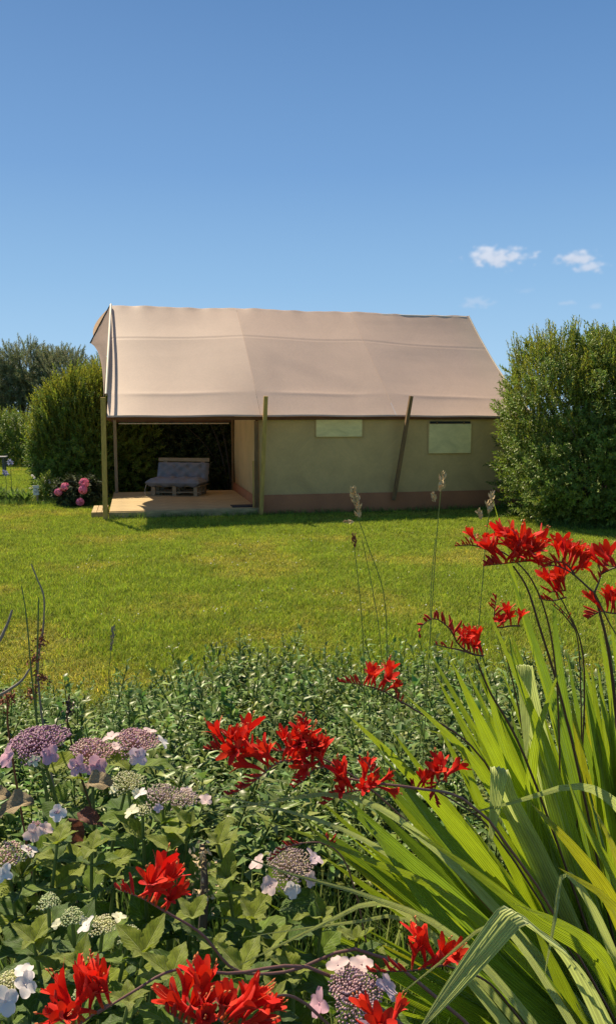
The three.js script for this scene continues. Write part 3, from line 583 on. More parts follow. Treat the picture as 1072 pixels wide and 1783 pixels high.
// taller shoots standing above the mass
{
  const spots = [[120, 1190, 4.6, 'first from the picture edge'], [205, 1175, 4.8, 'second from the picture edge'], [372, 1140, 5.0, 'tallest in the middle of the bed'], [530, 1150, 5.0, 'beside the grass stems'], [430, 1215, 4.2, 'behind the red flowers'], [700, 1150, 4.9, 'before the sunlit lawn on the far side'], [560, 1180, 4.4, 'just behind the red flower with the long tail'], [300, 1200, 4.5, 'behind the white lacecap floret'], [760, 1165, 4.4, 'beside the pleated leaves']];
  for (const [px, py, d, w] of spots) { const p = at(px, py, d), b = V(p.x + gauss() * .03, bedH(p.x, d) - .02, -d), g = thing('leafy_shoot', `tall narrow leaved green shoot ${w}`, 'plant', b, 0, 'tall shoots above the ground cover'); const t = p.clone().sub(b);
    part('stem', new MB().tube([V(), t.clone().multiplyScalar(.5).add(V(.01, 0, .01)), t], .0045, .0025, 5).geo(false), M.stemGreen, g);
    for (let k = 0; k < 22; k++) { const f = .3 + .7 * k / 21, an = (k >> 1) * 1.3 + (k & 1) * 3.14 + gauss() * .25, sp = 1.1 - .8 * Math.pow(f, 4), m = new MB(); m.leaf(V(), V(Math.cos(an) * sp, .55 + f * .4, Math.sin(an) * sp).normalize(), V(-Math.cos(an) * .4, 1, -Math.sin(an) * .4).normalize(), rr(.07, .105) * (1 - .3 * f ** 5), .02, .25, .5); part('leaf', m.geo(), M.phlox, g, t.clone().multiplyScalar(f)); } }
}

// ---------------------------------------------------------------- hydrangeas
function hyLeafGeo(curl, fold, wav) {
  const m = new MB(), N = 16, K = 8;
  for (let j = 0; j <= N; j++) { const f = j / N, w = .26 * Math.pow(Math.sin(Math.PI * Math.pow(f, .72)), 1.05) * (1 + .05 * (j % 2 ? 1 : -1) * (f > .12 && f < .95 ? 1 : 0)) + (f > .98 ? 0 : .004);
    const y = f - .12 * curl * f * f, z0 = -curl * .30 * f * f + .06 * f;
    for (let i = 0; i <= K; i++) { const u = i / K * 2 - 1; m.v(u * w, y, z0 + fold * Math.abs(u) * w - .25 * fold * u * u * w + wav * .02 * Math.sin(f * 15 + u * 2) * Math.abs(u), .5 + u * .5, f); } }
  for (let j = 0; j < N; j++) for (let i = 0; i < K; i++) { const q = j * (K + 1) + i; m.q(q, q + 1, q + K + 2, q + K + 1); }
  return m.geo(false);
}
const hyLeaves = [hyLeafGeo(.5, .3, 1), hyLeafGeo(1.0, .25, 1.5), hyLeafGeo(.1, .45, 1.2), hyLeafGeo(1.4, .35, 2), hyLeafGeo(.7, .15, 2)], hyCurled = hyLeafGeo(1.5, .8, 3.5);
const basis = new THREE.Matrix4();
function orient(o, dir, nor) { const y = dir.clone().normalize(), x = V().crossVectors(y, nor).normalize(), z = V().crossVectors(x, y); basis.makeBasis(x, y, z); o.quaternion.setFromRotationMatrix(basis); }
function hyLeaf(parent, pos, dir, nor, len, mat, geo) { const m = part('leaf', geo ?? pick(hyLeaves), mat, parent, pos); m.scale.setScalar(len); orient(m, dir, nor); return m; }
function floretGeo(n, round) {                                      // sterile floret, faces +Y, radius about 1
  const m = new MB();
  for (let k = 0; k < n; k++) { const a = k / n * 6.283 + gauss() * .1, c = V(Math.cos(a), 0, Math.sin(a)), s = V(-c.z, 0, c.x), L = rr(.88, 1.08), W = rr(.85, 1.05) * round; const rows = 5, cols = 4, o = m.n;
    for (let j = 0; j <= rows; j++) { const f = j / rows, w = W * Math.pow(Math.sin(Math.PI * (.08 + .80 * f)), .7) * .5; for (let i = 0; i <= cols; i++) { const u = i / cols * 2 - 1; const p = c.clone().multiplyScalar(f * L).addScaledVector(s, u * w); p.y = .10 * Math.sin(f * 3) + .10 * f * f * (k % 2 ? -1 : 1) + .14 * u * u * f; m.vv(p); } }
    for (let j = 0; j < rows; j++) for (let i = 0; i < cols; i++) { const q = o + j * (cols + 1) + i; m.q(q, q + 1, q + cols + 2, q + cols + 1); } }
  m.blob(V(0, .06, 0), .09); return m.geo();
}
const florets = [floretGeo(4, 1.05), floretGeo(4, .95), floretGeo(4, 1.1)];
function lacecap(parent, pos, nor, rad, cols, nB0, fl) { const nB = Math.round(nB0 * 1.9);             // fl: [[angle, offset, tilt, size, material], ...]
  const q = aim(nor), m = new MB();
  for (let i = 0; i < nB; i++) { const a = i * 2.39996, r = rad * Math.sqrt((i + .5) / nB) * (1 + .13 * Math.sin(a * 5.0 / 1 % 6.283 + rad * 90) * .5 + .16 * Math.sin(((a % 6.283) * 3) + rad * 50)), lump = .10 * rad * Math.sin(a * 2.5 + 1) ; const p = V(Math.cos(a) * r, rad * .30 * (1 - (r / rad) ** 2) + lump * .6 + gauss() * rad * .05, Math.sin(a) * r), c = pick(cols), j = rr(.8, 1.2); m.col = c.map(x => x * j); m.blob(p, rr(.0019, .0031) * Math.max(.85, Math.sqrt(rad / .045)), 1, 1.15, 1); if (i % 3 === 0) { m.col = cols[0].map(x => x * .8); m.tube([V(p.x * .25, -rad * .35, p.z * .25), p], .0009, .0008, 3); } }
  const g = m.geo(); g.applyQuaternion(q); const h = part('flower_head', g, M.beads, parent, pos); h.userData.kind = 'stuff';
  for (const [a, off, tilt, size, mat] of fl) { const p = V(Math.cos(a) * rad * off, -.05 * rad, Math.sin(a) * rad * off).applyQuaternion(q), n = V(Math.cos(a) * tilt, 1, Math.sin(a) * tilt).normalize().applyQuaternion(q); const f = part('floret', pick(florets), mat, h, p); f.scale.setScalar(size); f.quaternion.copy(aim(n, rnd() * 6.28));
    part('floret_stalk', new MB().tube([V(0, -rad * .35, 0).applyQuaternion(q), p.clone().multiplyScalar(.6).add(V(0, -.004, 0)), p], .0011, .0008, 4).geo(false), M.stemGreen, h); }
}
const LAV = [[.36, .19, .26], [.44, .26, .32], [.30, .16, .24], [.48, .32, .34]], PNK = [[.58, .36, .32], [.50, .28, .30], [.62, .46, .36], [.42, .25, .33]], CRM = [[.62, .60, .30], [.52, .54, .24], [.70, .66, .42]], GRN = [[.42, .48, .22], [.34, .42, .18], [.52, .54, .30]], MIX = [[.56, .44, .34], [.42, .32, .32], [.60, .52, .34], [.40, .29, .31]];
const ring = (n, size, mat, a0 = 0, off = 1.15, tilt = .35, spread = 6.283) => Array.from({ length: n }, (_, i) => [a0 + spread * (i + rr(-.15, .15)) / n, off * rr(.92, 1.12), tilt * rr(.4, 1.8), size * rr(.85, 1.15), mat]);
function hydrangea(name, label, base, stems, mats, group = 'lacecap hydrangeas') {
  const g = thing(name, label, 'hydrangea', base, 0, group);
  for (const s of stems) {
    const T = at(...s.top).sub(base), B = V(gauss() * .05, 0, gauss() * .05), mid = B.clone().lerp(T, .55).add(V(gauss() * .03, .03, gauss() * .03)), C = new THREE.CatmullRomCurve3([B, mid, T]);
    part('stem', new MB().tube(C.getPoints(10), .0055, .0032, 6).geo(false), s.woody ? M.stemPurple : M.stemGreen, g);
    const n = s.pairs ?? 4, a0 = rnd() * 6.28;
    for (let k = 0; k < n; k++) { const f = 1 - .05 - (k * (.5 / n)) - (s.head ? .05 : 0), p = C.getPoint(f), a = a0 + k * 1.57 + gauss() * .25; for (const e of [0, Math.PI]) { const aa = a + e + gauss() * .15, up = rr(.0, .95) - k * .1; hyLeaf(g, p, V(Math.cos(aa), up, Math.sin(aa)).normalize(), V(-Math.cos(aa) * up, 1, -Math.sin(aa) * up).add(rv().multiplyScalar(.4)).normalize(), (s.size ?? .105) * 1.1 * rr(.6, 1.15) * (k === 0 && !s.head ? .65 : 1), pick(mats)); } }
    if (s.head) lacecap(g, T, V(...(s.nor ?? [0, 1, .25])).normalize(), s.rad, s.head, s.n ?? 110, s.fl ?? []);
    if (s.tuft) for (let k = 0; k < 4; k++) { const aa = a0 + k * 1.57; hyLeaf(g, T, V(Math.cos(aa) * rr(.7, 2), 1, Math.sin(aa) * rr(.7, 2)).normalize(), V(-Math.cos(aa), 1, -Math.sin(aa)).add(rv().multiplyScalar(.3)).normalize(), .055 * rr(.6, 1.3), M.hyC); }
  }
  return g;
}
const gb = (x, d) => V(x, bedH(x, d) - .02, -d);
{
  const h1 = hydrangea('lacecap_hydrangea', 'hydrangea with a large lavender lacecap head above the others', gb(-.56, 1.85), [
    { top: [68, 1292, 1.78], head: LAV, rad: .068, n: 260, pairs: 4, nor: [-.05, 1, .15], fl: [[2.6, 1.05, .9, .024, M.lilac], [.9, 1.0, 1.3, .023, M.lilac], [2.2, 1.2, 1.2, .02, M.lilac], [1.4, 1.1, 1.1, .014, M.cream]] },
    { top: [160, 1310, 1.74], head: PNK, rad: .052, n: 170, pairs: 3, nor: [.1, 1, .2], fl: [[1.1, 1.0, 1.5, .026, M.lilac], [1.9, 1.0, 1.4, .024, M.lilac], [-.6, 1.1, .3, .018, M.pinkish]] },
    { top: [238, 1292, 1.72], head: PNK, rad: .050, n: 160, pairs: 3, nor: [.15, 1, .2], fl: [[1.3, 1.0, 1.5, .022, M.paleLilac], [-.3, 1.15, .9, .019, M.whitish], [3.3, 1.2, .4, .02, M.pinkish], [-1.2, 1.1, .2, .016, M.pinkish]] },
  ], [M.hyA, M.hyB, M.hyC]);
  const b1 = h1.position;   // withered leaves
  for (const [px, py, d, dx, dy, len, mt] of [[150, 1365, 1.66, .8, .25, .105, M.hyDry], [60, 1395, 1.66, -1, -.05, .12, M.hyDry], [135, 1415, 1.64, .9, -.1, .085, M.hyRed], [118, 1425, 1.64, .5, -.8, .10, M.hyRed], [20, 1385, 1.7, -.9, .2, .10, M.hyDry]]) hyLeaf(h1, at(px, py, d).sub(b1), V(dx, dy, .25).normalize(), V(-dx * .2, 1, .45).normalize(), len * .85, mt, len > .1 ? hyCurled : hyLeaves[3]);
  hydrangea('lacecap_hydrangea', 'hydrangea with cream lacecap heads behind the red spike', gb(-.36, 1.66), [
    { top: [222, 1362, 1.62], head: CRM, rad: .036, n: 80, pairs: 4, fl: [[2.4, .9, .5, .011, M.cream], [.9, 1.1, .8, .010, M.cream]] },
    { top: [282, 1385, 1.58], head: MIX, rad: .036, n: 90, pairs: 4, fl: [[3.3, 1.3, .5, .016, M.whitish], [-.2, 1.5, .6, .017, M.pinkish], [1.6, 1.0, .9, .010, M.paleLilac]] },
    { top: [322, 1392, 1.56], head: MIX, rad: .030, n: 70, pairs: 3, fl: [[0, 1.4, .4, .016, M.pinkish]] },
    { top: [248, 1412, 1.54], head: CRM, rad: .018, n: 26, pairs: 5, fl: [[3.1, 1.2, .5, .018, M.cream]] },
    { top: [330, 1440, 1.5], pairs: 5, tuft: true },
  ], [M.hyA, M.hyA, M.hyC, M.hyB]);
  hydrangea('lacecap_hydrangea', 'hydrangea with white and cream flower head at the picture edge', gb(-.62, 1.58), [
    { top: [14, 1490, 1.5], head: CRM.concat(PNK), rad: .040, n: 100, pairs: 4, fl: [[-.4, 1.0, .8, .019, M.whitish], [1.4, 1.1, 1.0, .018, M.whitish], [2.6, 1.1, .4, .016, M.whitish]] },
    { top: [62, 1440, 1.56], head: PNK, rad: .016, n: 24, pairs: 4, fl: [[1.5, 1.0, 1.6, .020, M.pinkish], [.2, 1.4, .8, .016, M.pinkish]] },
    { top: [100, 1412, 1.58], head: PNK, rad: .010, n: 14, pairs: 4, fl: [[1.2, .6, .8, .018, M.whitish]] },
    { top: [100, 1470, 1.5], pairs: 5, tuft: true },
  ], [M.hyA, M.hyC, M.hyB]);
  hydrangea('lacecap_hydrangea', 'hydrangea with several greenish cream bud heads left of the red spike', gb(-.44, 1.38), [
    { top: [85, 1570, 1.32], head: GRN, rad: .019, n: 52, pairs: 4, size: .085 },
    { top: [126, 1597, 1.30], head: GRN, rad: .021, n: 52, pairs: 4, size: .085, fl: [[.3, 1.1, .7, .009, M.cream], [2.6, 1.3, .6, .010, M.cream]] },
    { top: [180, 1612, 1.26], head: CRM, rad: .022, n: 60, pairs: 4, size: .085, fl: [[3.2, 1.3, .8, .017, M.whitish], [-.7, 1.3, .4, .013, M.cream]] },
    { top: [226, 1628, 1.24], head: GRN, rad: .019, n: 50, pairs: 5, size: .08 },
    { top: [250, 1660, 1.2], pairs: 5, tuft: true, size: .085 }, { top: [140, 1690, 1.2], pairs: 5, tuft: true, size: .085 },
  ], [M.hyA, M.hyC, M.hyB]);
  hydrangea('lacecap_hydrangea', 'hydrangea with pale lilac white florets in the bottom corner', gb(-.46, 1.14), [
    { top: [12, 1712, 1.12], head: CRM, rad: .020, n: 50, pairs: 4, size: .08, fl: [[.1, 1.5, .9, .020, M.whitish], [1.3, 1.5, 1.0, .022, M.whitish], [-.8, 1.4, .5, .018, M.whitish]] },
    { top: [140, 1730, 1.12], head: GRN, rad: .011, n: 26, pairs: 5, size: .085 }, { top: [225, 1745, 1.08], pairs: 4, tuft: true, size: .10 },
  ], [M.hyA, M.hyB]);
  hydrangea('lacecap_hydrangea', 'hydrangea with grey lilac head behind the folded leaves', gb(-.05, 1.46), [
    { top: [505, 1508, 1.4], head: MIX, rad: .045, n: 150, pairs: 4, nor: [0, 1, .4], fl: [[-.4, 1.1, .9, .020, M.paleLilac], [2.3, 1.2, .8, .018, M.pinkish], [1.5, 1.05, 1.4, .016, M.whitish], [3.3, 1.4, .6, .017, M.pinkish], [.6, 1.0, 1.3, .015, M.pinkish]] },
    { top: [395, 1530, 1.4], pairs: 5, tuft: true }, { top: [440, 1600, 1.34], pairs: 5, tuft: true }, { top: [560, 1600, 1.34], pairs: 5, tuft: true }, { top: [380, 1470, 1.45], pairs: 4, tuft: true },
  ], [M.hyB, M.hyA, M.hyC]);
  hydrangea('lacecap_hydrangea', 'hydrangea with lilac bead head and mauve florets at the bottom', gb(.06, 1.16), [
    { top: [618, 1730, 1.12], head: [[.46, .28, .30], [.38, .26, .31], [.54, .36, .34]], rad: .042, n: 150, pairs: 4, nor: [0, 1, .5], fl: [[2.9, 1.35, 1.2, .021, M.lilac], [-.2, 1.2, .9, .021, M.paleLilac], [1.2, 1.3, .9, .022, M.lilac], [-1.3, 1.1, .2, .019, M.pinkish], [-2.1, 1.2, .2, .018, M.pinkish]] },
    { top: [480, 1740, 1.1], pairs: 4, tuft: true, size: .085 }, { top: [420, 1690, 1.2], pairs: 4, tuft: true },
  ], [M.hyB, M.hyA]);
  // leafy shoots without flowers that close the gaps
  [[40, 1530, 1.5, 'at the picture edge below the white florets'], [300, 1480, 1.48, 'behind the red spike on the left'], [335, 1600, 1.3, 'under the bare purple stalk'], [160, 1480, 1.5, 'under the withered red leaf'], [470, 1650, 1.3, 'under the long folded leaf'], [300, 1700, 1.15, 'between the two lowest red spikes'], [620, 1640, 1.3, 'below the crossing blades'], [60, 1640, 1.3, 'above the lowest white florets']].forEach(([px, py, d, w]) => hydrangea('hydrangea_shoot', `leafy hydrangea shoot without flowers ${w}`, (() => { const p = at(px, py, d); return gb(p.x * 1.02, d + .04); })(), [{ top: [px, py, d], pairs: 5, tuft: true }, { top: [px + 40, py + 50, d - .03], pairs: 4, tuft: true, size: .09 }], [M.hyA, M.hyB, M.hyB], 'hydrangea shoots without flowers'));
}

// ---------------------------------------------------------------- crocosmia
const FACE = V(.1, -.15, 1).normalize();
function sword(parent, pts, width, mat, roll = 0, o = {}) {
  const C = new THREE.CatmullRomCurve3(pts.map(p => p.clone().sub(parent.position)), false, 'centripetal'), N = o.n ?? 26, K = 8, m = new MB(), L = C.getLength(); let side = null;
  for (let j = 0; j <= N; j++) {
    const f = j / N, p = C.getPointAt(f), t = C.getTangentAt(f); let s = o.side ? o.side.clone() : V().crossVectors(t, FACE);
    if (s.lengthSq() < 1e-4) s = side ? side.clone() : V(1, 0, 0); s.normalize(); if (side && s.dot(side) < 0) s.negate(); side = s;
    const s2 = o.side ? s.clone() : s.clone().applyAxisAngle(t, roll + (o.twist ?? 0) * f), n = V().crossVectors(s2, t).normalize();
    const w = width * 1.22 * ((o.baseW ?? .62) + (1 - (o.baseW ?? .62)) * sstep(0, o.wideAt ?? .45, f)) * Math.pow(1 - Math.pow(f, o.taper ?? 2.4), .85);
    for (let i = 0; i <= K; i++) { const u = i / K * 2 - 1; m.vv(p.clone().addScaledVector(s2, u * w / 2).addScaledVector(n, w * ((i % 2 ? .045 : -.045) + (o.keel ?? .10) * Math.abs(u))), i / K, f * L * 2); }
  }
  for (let j = 0; j < N; j++) for (let i = 0; i < K; i++) { const q = j * (K + 1) + i; m.q(q, q + 1, q + K + 2, q + K + 1); }
  return part('leaf', m.geo(false), mat, parent);
}
const clumps = {
  right: [gb(.90, 2.0), 'crocosmia clump with tall upright blades under the branching flower stalk'],
  middle: [gb(.82, 1.74), 'crocosmia clump with broad sunlit blades and two bent pale ones'],
  front: [gb(.82, 1.38), 'crocosmia clump with yellow green blades leaning low over the corner'],
  low: [gb(.78, 1.24), 'crocosmia clump whose broad folded leaf hangs to the bottom edge'],
  left: [gb(.88, 1.64), 'crocosmia clump leaning far over towards the hydrangeas'],
};
for (const k in clumps) clumps[k] = thing('crocosmia_plant', clumps[k][1], 'crocosmia', clumps[k][0], 0, 'crocosmia leaf clumps');
const A = (...l) => l.map(p => at(...p));
function leafFrom(c, mat, w, pxs, roll = 0, o) { const g = clumps[c]; return sword(g, [g.position.clone().add(V(gauss() * .03, -.01, gauss() * .03)), ...A(...pxs)], w, mat, roll, o); }
// sighted leaves
leafFrom('middle', M.croc, .030, [[960, 1330, 1.62], [900, 1180, 1.58], [834, 1030, 1.55]], .1, { taper: 2 });
leafFrom('middle', M.crocGreen, .034, [[985, 1300, 1.78], [930, 1120, 1.74], [880, 978, 1.7]], .3);
leafFrom('right', M.croc, .026, [[965, 1250, 1.95], [905, 1050, 1.9], [857, 868, 1.85]], .2);
leafFrom('right', M.crocGreen, .038, [[1000, 1330, 1.9], [968, 1120, 1.86], [961, 998, 1.84]], .2);
leafFrom('right', M.croc, .034, [[1090, 1400, 1.9], [1062, 1200, 1.86], [1034, 1048, 1.84]], .1);
leafFrom('right', M.croc, .030, [[1100, 1350, 1.95], [1075, 1170, 1.92], [1056, 1038, 1.9]], .25);
leafFrom('right', M.croc, .032, [[1070, 1400, 2.0], [1035, 1230, 1.97], [1008, 1128, 1.95]], .15);
leafFrom('right', M.crocGreen, .034, [[1040, 1380, 2.0], [1005, 1240, 1.98], [985, 1130, 1.96]], .4);
leafFrom('middle', M.croc, .046, [[935, 1480, 1.66], [930, 1300, 1.6], [978, 1152, 1.56]], .1, { taper: 2 });
leafFrom('middle', M.croc, .052, [[960, 1500, 1.7], [870, 1330, 1.62], [785, 1150, 1.56]], .15);
leafFrom('middle', M.croc, .044, [[950, 1480, 1.68], [880, 1310, 1.63], [838, 1150, 1.6]], .3);
leafFrom('middle', M.croc, .040, [[965, 1420, 1.7], [925, 1240, 1.66], [890, 1130, 1.64]], .2);
leafFrom('middle', M.croc, .034, [[930, 1520, 1.62], [830, 1335, 1.56], [702, 1207, 1.5]], .2);
leafFrom('left', M.croc, .040, [[850, 1510, 1.6], [710, 1345, 1.52], [600, 1240, 1.46]], .1);
leafFrom('left', M.crocGreen, .042, [[860, 1560, 1.56], [760, 1440, 1.5], [655, 1300, 1.46]], .4);
leafFrom('left', M.crocGreen, .058, [[820, 1600, 1.5], [690, 1480, 1.42], [585, 1385, 1.38]], .2);
leafFrom('left', M.crocGreen, .052, [[800, 1640, 1.45], [720, 1540, 1.4], [630, 1420, 1.36]], .4);
leafFrom('middle', M.croc, .030, [[900, 1430, 1.6], [838, 1400, 1.56], [795, 1290, 1.55], [736, 1270, 1.53]], .1);
// bent blades
leafFrom('middle', M.crocPale, .044, [[945, 1320, 1.68], [918, 1200, 1.66], [911, 1153, 1.64], [912, 1165, 1.615], [914, 1240, 1.6], [916, 1330, 1.59]], .0, { side: V(1, 0, .15).normalize(), taper: 5, n: 48 });
leafFrom('middle', M.crocPale, .050, [[930, 1480, 1.6], [880, 1380, 1.56], [868, 1335, 1.53], [868, 1347, 1.505], [861, 1410, 1.49], [850, 1484, 1.48]], .0, { side: V(1, -.1, .2).normalize(), taper: 5, n: 48 });
leafFrom('right', M.crocPale, .036, [[1100, 1450, 1.7], [1040, 1378, 1.58], [985, 1370, 1.52], [900, 1395, 1.5], [798, 1420, 1.48]], .2, { taper: 1.6 });
leafFrom('front', M.crocYellow, .046, [[1080, 1600, 1.36], [1000, 1480, 1.34], [918, 1393, 1.33]], .1);
leafFrom('front', M.croc, .030, [[1085, 1560, 1.4], [1020, 1440, 1.38], [983, 1345, 1.36]], .1);
leafFrom('front', M.crocYellow, .044, [[1100, 1660, 1.22], [1060, 1570, 1.2], [970, 1510, 1.2]], .2);
leafFrom('front', M.crocYellow, .036, [[1090, 1570, 1.28], [1072, 1490, 1.26], [1030, 1400, 1.25]], .2);
leafFrom('left', M.crocPale, .024, [[760, 1480, 1.46], [600, 1385, 1.38], [457, 1398, 1.36], [335, 1420, 1.36]], .5, { taper: 1.5 });
leafFrom('left', M.crocPale, .020, [[720, 1520, 1.46], [560, 1430, 1.36], [407, 1391, 1.36], [335, 1370, 1.38]], .6, { taper: 1.5 });
leafFrom('left', M.croc, .026, [[780, 1560, 1.4], [650, 1500, 1.34], [538, 1455, 1.32], [430, 1418, 1.32]], .3, { taper: 1.6 });
leafFrom('low', M.crocPale, .022, [[720, 1600, 1.24], [645, 1572, 1.2], [560, 1610, 1.18], [398, 1690, 1.16]], .3, { taper: 1.6, n: 36 });
leafFrom('low', M.crocPale, .016, [[720, 1605, 1.26], [600, 1608, 1.22], [415, 1633, 1.2]], .3, { taper: 1.6 });
leafFrom('low', M.crocPale, .020, [[800, 1640, 1.24], [640, 1560, 1.2], [500, 1520, 1.22], [395, 1480, 1.24]], .5, { taper: 1.5 });
leafFrom('low', M.crocPale, .044, [[1000, 1680, 1.16], [930, 1615, 1.12], [898, 1590, 1.09], [884, 1600, 1.07], [840, 1655, 1.04], [725, 1800, 1.0]], .0, { side: V(.80, -.52, .3).normalize(), taper: 7, wideAt: .6, baseW: .4, n: 50 });
leafFrom('low', M.crocPale, .018, [[900, 1640, 1.2], [850, 1610, 1.14], [760, 1680, 1.1], [660, 1760, 1.07]], .3, { taper: 1.6, n: 34 });
leafFrom('front', M.croc, .030, [[1060, 1680, 1.3], [980, 1610, 1.24], [890, 1572, 1.2]], .3);
leafFrom('front', M.crocPale, .018, [[1040, 1600, 1.3], [980, 1520, 1.26], [965, 1600, 1.2], [945, 1710, 1.18]], .2, { taper: 3, n: 34 });
leafFrom('front', M.croc, .034, [[1040, 1680, 1.35], [930, 1600, 1.3], [800, 1500, 1.3], [690, 1430, 1.32]], .3, { taper: 1.8 });
// the rest of each clump fans out from its base
function fan(c, n, a0, a1, l0, l1, dz) { const g = clumps[c]; for (let k = 0; k < n; k++) { const f = (k + rnd()) / n, a = R(a0 + (a1 - a0) * f), L = rr(l0, l1), zz = rr(-dz, dz) * .5, b = g.position.clone().add(V(gauss() * .07, -.01, gauss() * .07)), d = V(-Math.sin(a), Math.cos(a), zz).normalize(), sag = L * L * .06 * Math.sin(a) + .01; const P = t => b.clone().addScaledVector(d, L * t).add(V(0, -sag * t * t, 0)); sword(g, [b, P(.35), P(.7), P(1)], rr(.028, .05), pick([M.croc, M.croc, M.croc, M.crocGreen, M.crocGreen, M.croc, M.crocGreen, M.crocYellow]), rr(-.45, .6), { taper: rr(1.7, 2.8), twist: rr(-.5, .5) }); } }
fan('right', 30, -10, 30, .95, 1.3, .2); fan('middle', 34, 10, 50, .85, 1.2, .22); fan('front', 15, 18, 62, .55, .82, .2); fan('low', 18, 44, 80, .55, .85, .2); fan('left', 26, 36, 68, .85, 1.25, .2);

// flowers
function crocFlower() {
  const m = new MB(); const bend = .010;
  const P = f => V(bend * f * f, .030 * f, 0);
  m.col = [.9, 7, 3]; m.tube([P(0), P(.3)], .0018, .0022, 6); m.col = [1, 1, 1]; m.tube([P(.3), P(.6), P(.85), P(1)], .0022, .0052, 6);
  const T = P(1), ax = V(.35, 1, 0).normalize();
  for (let k = 0; k < 6; k++) {
    const a = k * 1.0472 + gauss() * .12, s0 = V(0, 0, 1), s1 = V().crossVectors(ax, s0).normalize(), out = s0.clone().multiplyScalar(Math.cos(a)).addScaledVector(s1, Math.sin(a)), sd = V().crossVectors(ax, out).normalize(), L = rr(.026, .036) * (k === 1 ? 1.2 : 1), W = rr(.0095, .0125), flare = rr(.12, .7), rows = 6, cols = 2, o = m.n, sh = rr(.8, 1.15); m.col = [sh, sh * rr(.8, 2.6), sh];
    for (let j = 0; j <= rows; j++) { const f = j / rows, p = T.clone().addScaledVector(out, .0042 + L * flare * f * f * .75 + L * .12 * f).addScaledVector(ax, L * (f - .35 * flare * f * f) - .003), w = W * Math.pow(Math.sin(Math.PI * (.12 + .78 * f * f * .45 + .78 * f * .55)), .75) * .5; for (let i = 0; i <= cols; i++) { const u = i - 1; m.vv(p.clone().addScaledVector(sd, u * w).addScaledVector(out, -.0016 * u * u * (f < .8 ? 1 : .3)), i / 2, f); } }
    for (let j = 0; j < rows; j++) for (let i = 0; i < cols; i++) { const q = o + j * 3 + i; m.q(q, q + 1, q + 4, q + 3); }
  }
  for (let k = 0; k < 2; k++) { const e = T.clone().addScaledVector(ax, rr(.026, .036)).add(V(rr(-.002, .010), 0, gauss() * .006)); m.col = [1.0, 6, 4]; m.tube([T.clone(), T.clone().lerp(e, .5).add(V(.002, 0, 0)), e], .0006, .0005, 3); m.col = [1.0, 18, 14]; m.blob(e, .0016, 1, 2, 1); }
  return m.geo();
}
const crocFlowers = Array.from({ length: 6 }, crocFlower);
const budGeos = [.012, .017, .023, .031].map(l => { const m = new MB(); m.tube([V(), V(.0005, l * .25, 0), V(.0015, l * .6, 0), V(.003, l * .88, 0), V(.0035, l, 0)], .0014, .0014, 6); const p = m.p; for (let i = 0; i < p.length / 3; i++) { const f = clamp(p[i * 3 + 1] / l), k = .5 + 1.5 * Math.sin(Math.PI * clamp(f * .85 + .08)) ** 1.2; p[i * 3] *= k; p[i * 3 + 2] *= k; } return m.geo(false); });
// one flowering stalk: stalk path, then spikes branching off it; each spike = axis points from open flowers to bud tip
function flowerStalk(label, pts, r0, spikes, mat = M.stemDark) {
  const P = pts.map(p => p.isVector3 ? p : at(...p)), base = P[0].clone(), g = thing('crocosmia_stalk', label, 'flower stalk', base, 0, 'red crocosmia flower stalks');
  part('stalk', new MB().tube(curve(P.map(p => p.clone().sub(base)), 22), r0 * .8, r0 * .42, 6).geo(false), mat, g);
  for (const s of spikes) {
    const ax = new THREE.CatmullRomCurve3(s.axis.map(p => at(...p).sub(base)), false, 'centripetal');
    const sp = part('spike', new MB().tube(ax.getPoints(16), .0021, .0009, 5).geo(false), s.mat ?? mat, g), z = (s.size ?? 1) * .98, share = s.share ?? .5, up0 = V(...(s.up ?? [0, 1, 0])).normalize();
    s.open = Math.ceil(s.open * .8); const n = s.open + s.buds;
    for (let k = 0; k < n; k++) {
      const open = k < s.open, f = open ? (k + .3) / s.open * share : share + (1 - share) * (k - s.open + .3) / s.buds, p = ax.getPointAt(clamp(f)), t = ax.getTangentAt(clamp(f)), up = up0.clone().addScaledVector(t, -up0.dot(t)).normalize(), side = V().crossVectors(t, up).normalize(), sg = k % 2 ? 1 : -1;
      if (open) { const d = up.clone().multiplyScalar(1).addScaledVector(t, rr(-.45, .6)).addScaledVector(side, sg * rr(.05, .75)).add(rv().multiplyScalar(.28)).normalize(); const m = part('flower', pick(crocFlowers), M.red, sp, p); m.scale.setScalar(z * rr(.72, 1.22)); m.quaternion.copy(aim(d, rnd() * 6.28)); }
      else { const q = (k - s.open) / Math.max(1, s.buds), d = up.clone().multiplyScalar(.75 - .2 * q).addScaledVector(t, .7).addScaledVector(side, sg * .38).normalize(), m = part('bud', budGeos[clamp(3 - Math.floor(q * 4), 0, 3)], M.bud, sp, p); m.scale.setScalar(z * rr(.85, 1.05)); m.quaternion.copy(aim(d, rnd() * 6.28)); }
    }
  }
  return g;
}
const gp = (x, d) => gb(x, d);
flowerStalk('crocosmia stalk with the largest red cluster high against the lawn', [gp(.84, 1.8), [985, 1250, 1.62], [938, 1090, 1.54], [915, 1020, 1.52], [893, 986, 1.5]], .0042, [
  { axis: [[930, 976, 1.5], [905, 978, 1.5], [880, 981, 1.49], [842, 985, 1.47]], open: 15, buds: 9, share: .66, size: 1.12 },
  { axis: [[910, 978, 1.5], [905, 960, 1.5], [915, 940, 1.5]], open: 6, buds: 1, share: .8, size: 1.05 },
]);
